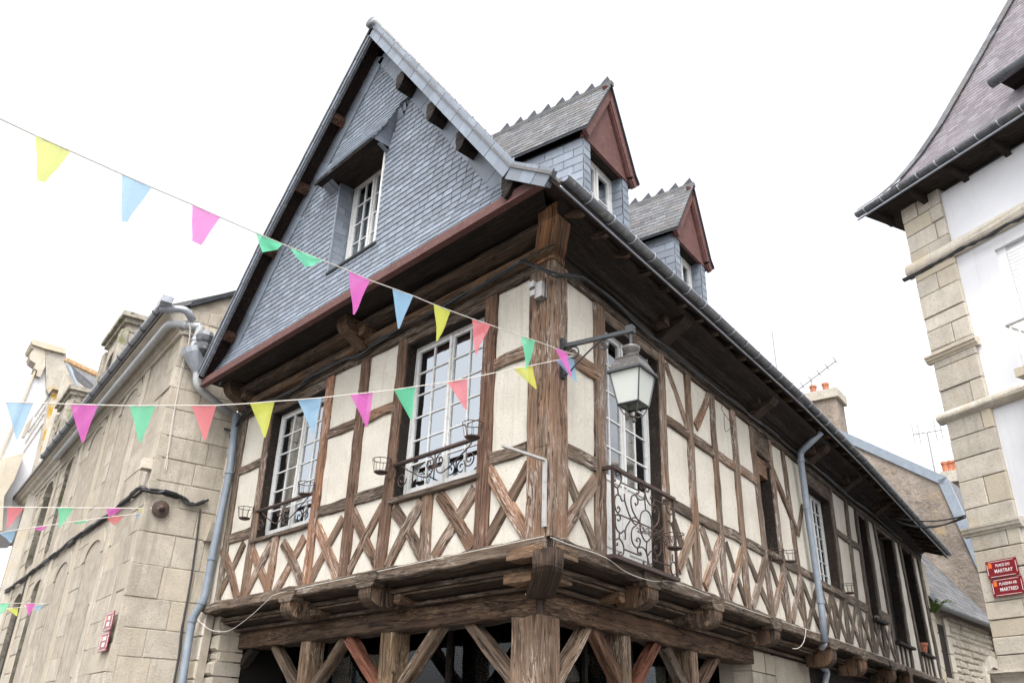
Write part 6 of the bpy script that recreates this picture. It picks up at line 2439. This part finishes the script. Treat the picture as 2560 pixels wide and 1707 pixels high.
anchor = MF.p(0.205, 4.885, 0)
sA = depth_of(anchor)
NA = [(-60, 270), (0, 297), (87, 338), (177, 378), (304, 435), (379, 468), (482, 512), (551, 543), (640, 582), (725, 618), (812, 653), (872, 677), (926, 701), (982, 721), (1032, 739), (1082, 760), (1127, 777), (1181, 797), (1225, 812), (1300, 839), (1337, 851), (1388, 870), (1421, 882), (1439, 886)]
BA = Bunting(NA, 4.4, sA, 'upper string of pastel pennants rising from the lantern bracket past the slate gable')
for xa, xb, tips, col in ((87, 177, [(95, 453), (116, 457)], 'yellow'), (305, 379, [(303, 553), (317, 555)], 'blue'), (482, 551, [(479, 602), (502, 613)], 'pink'),
                          (640, 707, [(655, 631), (692, 625)], 'green'), (726, 812, [(759, 667), (775, 664)], 'green'), (873, 926, [(883, 786)], 'pink'),
                          (982, 1032, [(995, 821)], 'blue'), (1083, 1127, [(1094, 853)], 'yellow'), (1181, 1225, [(1190, 886)], 'salmon'),
                          (1300, 1337, [(1318, 923)], 'green'), (1388, 1421, [(1426, 944)], 'pink')):
    BA.flag(xa, xb, tips, col)
NB = [(-60, 1003), (14, 1005), (245, 1012), (324, 1014), (541, 1013), (627, 1008), (687, 1003), (744, 999), (804, 994), (875, 986), (933, 980), (985, 974), (1039, 966), (1117, 955), (1168, 946), (1283, 922), (1332, 913), (1389, 901), (1434, 889)]
BB = Bunting(NB, 5.8, sA, 'lower string of pastel pennants crossing the timbered front to the lantern bracket')
for xa, xb, tips, col in ((14, 84, [(43, 1098)], 'blue'), (175, 245, [(206, 1106)], 'pink'), (324, 389, [(351, 1106)], 'green'), (479, 541, [(513, 1100)], 'salmon'),
                          (625, 687, [(662, 1093)], 'yellow'), (744, 804, [(784, 1083)], 'blue'), (875, 933, [(918, 1067)], 'pink'), (985, 1039, [(1028, 1049)], 'green'),
                          (1117, 1168, [(1166, 1024)], 'salmon'), (1283, 1332, [(1340, 972)], 'yellow'), (1389, 1434, [(1441, 955)], 'blue')):
    BB.flag(xa, xb, tips, col, 0.5)
ins = F1.c('2', 1190, 282, 0.08)
sI = depth_of(F1.p(ins[0], ins[1], 0.1))
BC = Bunting([(-60, 1266), (0, 1267), (200, 1269), (405, 1270)], 11.2, sI, 'level string of pennants tied to the rusty disc on the granite corner')
for xa, xb, tips, col in ((17, 61, [(17, 1318), (22, 1318)], 'salmon'), (146, 185, [(150, 1318)], 'green'), (265, 308, [(268, 1290), (280, 1289)], 'pink'), (345, 389, [(360, 1293)], 'yellow')):
    BC.flag(xa, xb, tips, col)
BE = Bunting([(-60, 1342), (0, 1332), (41, 1324), (119, 1313), (265, 1293), (354, 1283), (404, 1271)], 11.4, sI, 'slanting string of fluttering pennants tied to the rusty disc on the granite corner')
for xa, xb, tips, col in ((0, 41, [(28, 1356)], 'blue'), (82, 119, [(98, 1327), (112, 1322)], 'pink'), (178, 224, [(195, 1310), (210, 1306)], 'green'), (267, 311, [(278, 1311), (295, 1306)], 'salmon'), (337, 357, [(346, 1298)], 'blue')):
    BE.flag(xa, xb, tips, col)
pe = F2.c('2', 345, 985)
sE = depth_of(F2.p(pe[0], pe[1], 0.03))
BF = Bunting([(-60, 1506), (0, 1507), (60, 1507), (117, 1508)], sE * 0.93, sE, 'short far string of pennants fixed to the granite street front')
for xa, xb, tips, col in ((0, 27, [(2, 1536)], 'green'), (65, 90, [(71, 1538)], 'pink')):
    BF.flag(xa, xb, tips, col, 0.5)
BH = Bunting([(-60, 1528), (17, 1521), (46, 1518), (85, 1513), (116, 1509)], sE * 0.95, sE, 'second short far string of pennants just below, fixed to the granite street front')
for xa, xb, tips, col in ((17, 46, [(42, 1539)], 'yellow'), (85, 110, [(93, 1529)], 'blue')):
    BH.flag(xa, xb, tips, col, 0.5)
# the disc they are tied to
P = F1.p(ins[0], ins[1], 0.02)
o = obj('wall_anchor', MB().lathe(P, F1.n, [(0.09, 0), (0.115, 0.015), (0.11, 0.035), (0.05, 0.045), (0.025, 0.07), (0.025, 0.1), (0.01, 0.11)], 18), M['iron'], smooth=False)
recentre(o)
tag(o, 'round rusty anchor disc on the granite corner holding the bunting', 'wall anchor')

# ================================================================== WIRE BASKETS
BASK = 'wire flower-pot baskets hooked on the timber posts'
def basket(fac, k, x, y, label, d=0.15, sc=1.0, hook=-1):
    u, z = fac.c(k, x, y, d)
    base = fac.p(u, z, d)
    t = thing('wire_basket', label, 'basket', tuple(base), BASK)
    r0_, r1_, h = 0.072 * sc, 0.1 * sc, 0.14 * sc
    obj('saucer', MB().lathe(base, UP, [(r0_ * 0.7, -0.012), (r0_, 0.0), (r0_, 0.012), (r0_ * 0.9, 0.012)], 14), M['iron'], t)
    ring = [base + UP * h + V((r1_ * math.cos(a), r1_ * math.sin(a), 0)) for a in [2 * math.pi * i / 12 for i in range(13)]]
    obj('ring', MB().tube(ring, 0.0045, 4), M['iron'], t)
    for i in range(8):
        a = 2 * math.pi * i / 8
        dv = V((math.cos(a), math.sin(a), 0))
        obj('wire', MB().tube([base + dv * r0_, base + dv * r1_ + UP * h], 0.0035, 4), M['iron'], t)
    hk = [base - fac.n * (r1_ - 0.005) + UP * h, base - fac.n * (d - 0.05) + UP * (h + 0.05), base - fac.n * (d - 0.045) + UP * (h + 0.01), base - fac.n * (d - 0.045) + UP * (h - 0.06)]
    obj('hook', MB().tube(hk, 0.005, 4), M['iron'], t)


basket(GB, '3', 410, 1242, 'empty wire basket on the left end bay beside the blue-grey downpipe')
basket(GB, '3', 885, 1055, 'empty wire basket on the right post of the window nearer the granite building')
basket(GB, '3', 1480, 882, 'empty wire basket between the two front windows')
basket(GB, '4', 880, 1235, 'empty wire basket on the right post of the window nearer the lantern')
basket(SD, '8', 245, 622, 'empty wire basket hanging outside the balcony railing', d=0.28)
basket(SD, '8', 1065, 715, 'tangled wire basket below the dark shuttered niche')
basket(SD, '8', 970, 705, 'bent wire basket beside the dark shuttered niche', d=0.12)
basket(SD, '8', 1480, 935, 'small wire basket right of the narrow white side window')
# loose wire tangle on the balcony
b = MB()
for k in range(9):
    pts = []
    for i in range(9):
        x, y = 450 + (900 - 450) * i / 8 + random.uniform(-25, 25), 850 + 210 * i / 8 + random.uniform(-70, 90)
        pts.append(fp(SD, 'Z', x, y, BD + 0.05 + random.uniform(0, 0.08)))
    b.tube(pts, 0.003, 4)
o = obj('wire_tangle', b, M['iron'])
recentre(o)
tag(o, 'tangle of rusty wire caught on the balcony railing', 'wire')

# ================================================================== SMALL FITTINGS AND CABLES
# L-shaped aluminium sign bracket at the corner
u, z = GB.px((1362, 1152), 0.09)
u_, zlow = GB.px((1360, 1316), 0.09)
best = min((abs((lambda q: CX + FPX * q.dot(RX) / q.dot(RZ))(GB.p(u, z, 0.09 + t) - CAM) - 1254), t) for t in [i * 0.01 for i in range(150)])[1]
b = MB()
b.box(GB, u - 0.018, u + 0.018, zlow, z, 0.078, 0.1)
b.box(GB, u - 0.004, u + 0.004, zlow + 0.01, z - 0.03, 0.1, 0.106)
b.box(GB, u - 0.014, u + 0.014, z, z + 0.02, 0.078, 0.09 + best)
o = obj('sign_bracket', b, M['aluminium'])
recentre(o)
tag(o, 'bare L-shaped aluminium sign bracket on the corner post', 'bracket')
# junction box with little camera
u0_, z0_ = GB.c('7', 175, 85, 0.06)
b = MB().box(GB, u0_ - 0.05, u0_ + 0.045, z0_ - 0.09, z0_ + 0.07, 0.045, 0.12)
jb = obj('junction_box', b, M['aluminium'])
recentre(jb)
tag(jb, 'grey junction box with small white camera high on the corner post', 'junction box')
obj('camera_head', MB().box(GB, u0_ + 0.03, u0_ + 0.1, z0_ + 0.03, z0_ + 0.09, 0.08, 0.15), M['aluminium'], jb)
obj('camera_head', MB().box(GB, u0_ + 0.03, u0_ + 0.09, z0_ - 0.06, z0_ + 0.0, 0.08, 0.14), M['aluminium'], jb)
obj('cable_loop', MB().tube([V(p) for p in smooth_path([tuple(GB.p(*q)) for q in ((u0_ - 0.05, z0_ + 0.12, 0.07), (u0_ - 0.08, z0_, 0.1), (u0_ - 0.06, z0_ - 0.12, 0.09), (u0_ - 0.02, z0_ - 0.15, 0.1), (u0_ - 0.03, z0_ - 0.09, 0.1))], 4)], 0.006, 5), M['cable'], jb)
# beige box on the granite corner
u, z = F2.c('2', 1090, 10, 0.05)
o = obj('flood_lamp', MB().box(F2, 0.02, 0.2, 4.92, 5.06, 0.0, 0.13), M['granite_pale'])
recentre(o)
tag(o, 'small beige box lamp on the granite corner above the cable', 'lamp')


def cable(name, pts, label, strands=3, r=0.011, spread=0.02, mat='cable', cat='cable', clips=0):
    b = MB()
    pts = [V(p) for p in pts]
    sm = smooth_path([tuple(p) for p in pts], 4)
    for k in range(strands):
        off = [V((jit(spread), jit(spread), jit(spread))) for _ in sm]
        b.tube([V(p) + off[i // 3 * 3 % len(off)] for i, p in enumerate(sm)], r, 5)
    o = obj(name, b, M[mat])
    recentre(o)
    tag(o, label, cat)
    return o


pts = [GB.p(6.3, 5.55, 0.1)] + [GB.p(6.1 - i * 0.5, 5.80 + 0.012 * i + jit(0.03), 0.1) for i in range(10)] + [fp(GB, 'Q', 30, 960, 0.14), fp(GB, 'Q', 200, 930, 0.16), fp(GB, 'Q', 430, 1020, 0.16), fp(SD, 'Q', 620, 1090, 0.14), fp(SD, 'Q', 950, 1130, 0.12)]
cable('cable_bundle', pts, 'black cable bundle draped under the gable eaves and round the corner post', 4, 0.011, 0.028)
pts = [fp(SD, 'Q', 950, 1130, 0.12)] + [SD.p(1.0 + i * 0.9, 5.86 + jit(0.03), 0.1) for i in range(15)]
cable('cable_bundle', pts, 'black cable bundle clipped along the wall plate of the long side', 3, 0.011, 0.02)
pts = [GB.p(6.22, 5.6, 0.13), fp(GB, 'N', 500, 1350, 0.13), fp(GB, 'N', 475, 1540, 0.12), fp(GB, '2', 1560, 120, 0.1), fp(GB, '2', 1530, 220, 0.1)]
cable('drop_cable', pts, 'black cable curving down from the eaves beside the blue-grey downpipe', 2, 0.013, 0.01)
pts = [fp(F1, '2', 1520, 225, 0.04), fp(F1, '2', 1400, 260, 0.05), fp(F1, '2', 1330, 205, 0.05), fp(F1, '2', 1180, 160, 0.05), fp(F1, '2', 1060, 150, 0.05), F2.p(0.15, 4.66, 0.05)] + [F2.p(0.8 + i * 1.0, 4.66 + jit(0.015), 0.05) for i in range(14)]
cable('cable_bundle', pts, 'thick black cable bundle crossing the granite front between the window rows', 5, 0.018, 0.035)
pts = [fp(F1, '2', 1475, 290, 0.03), fp(F1, '2', 1440, 560, 0.03), fp(F1, '2', 1395, 850, 0.03), fp(F1, '2', 1340, 1150, 0.03), fp(F1, '2', 1280, 1560, 0.03), F1.p(0.75, 0.2, 0.03)]
cable('drop_cable', pts, 'twisted black cable running down the granite corner face', 2, 0.013, 0.006)
pts = [F2.p(9.2, 4.66, 0.05), F2.p(9.2, 3.4, 0.04), F2.p(9.22, 0.5, 0.04)]
cable('drop_cable', pts, 'black cable dropping down the granite street front between arched windows', 1, 0.016, 0.0)
pts = [fp(GB, '5', -20, 1075, 0.14), fp(GB, '5', 55, 1140, 0.14), fp(GB, '5', 130, 1167, 0.14), fp(GB, '5', 240, 1155, 0.13), fp(GB, '5', 400, 1040, 0.12), fp(GB, '5', 520, 930, 0.11), fp(GB, '5', 610, 872, 0.1), fp(GB, '5', 1060, 772, 0.085), fp(GB, '5', 1850, 602, 0.085), fp(GB, '6', 1010, 536, 0.085)]
cable('white_cord', pts, 'thin white cord looping from the downpipe onto the front sill beam', 1, 0.0038, 0.0, 'cord', 'cord')
pts = [fp(SD, '6', 1060, 540, 0.085), fp(SD, '6', 1180, 590, 0.085), fp(SD, '6', 1440, 680, 0.09), fp(SD, '6', 1600, 790, 0.1), fp(SD, '6', 1780, 850, 0.1), fp(SD, '6', 1940, 860, 0.09), fp(SD, '8', 600, 995, 0.085), fp(SD, '8', 900, 1100, 0.085), fp(SD, '8', 1160, 1185, 0.085), fp(SD, '8', 1400, 1265, 0.085), fp(SD, '8', 1750, 1395, 0.085)]
cable('white_cord', pts, 'thin white cord stapled along the side sill beam below the balcony', 1, 0.0038, 0.0, 'cord', 'cord')
pts = [fp(SD, '8', 1168, 1188, 0.09), fp(SD, '8', 1155, 1270, 0.09), fp(SD, '8', 1120, 1318, 0.09), fp(SD, '8', 1075, 1325, 0.09)]
cable('white_cord', pts, 'loose end of white cord hanging under the side jetty', 1, 0.004, 0.0, 'cord', 'cord')
pts = [fp(F1, '1', 1400, 400, 0.16), fp(F1, '1', 1385, 620, 0.1), fp(F1, '1', 1330, 860, 0.03), fp(F1, '1', 1260, 1250, 0.03), fp(F1, '1', 1215, 1568, 0.03)]
cable('cream_wire', pts, 'thin cream wires hanging down the granite corner from the cornice pipe', 2, 0.006, 0.015, 'cord', 'wire')
u, z = SD.c('7', 1610, 1080, 0.06)
pts = [fp(SD, '7', 1590, 870, 0.08), fp(SD, '7', 1600, 960, 0.07), fp(SD, '7', 1580, 1010, 0.06), fp(SD, '7', 1655, 1130, 0.06), fp(SD, '7', 1610, 1185, 0.06), fp(SD, '7', 1600, 1050, 0.06)]
cable('loose_wire', pts, 'thin loose wire loop dangling on cream infill right of the lantern', 1, 0.004, 0.0, 'cable', 'wire')
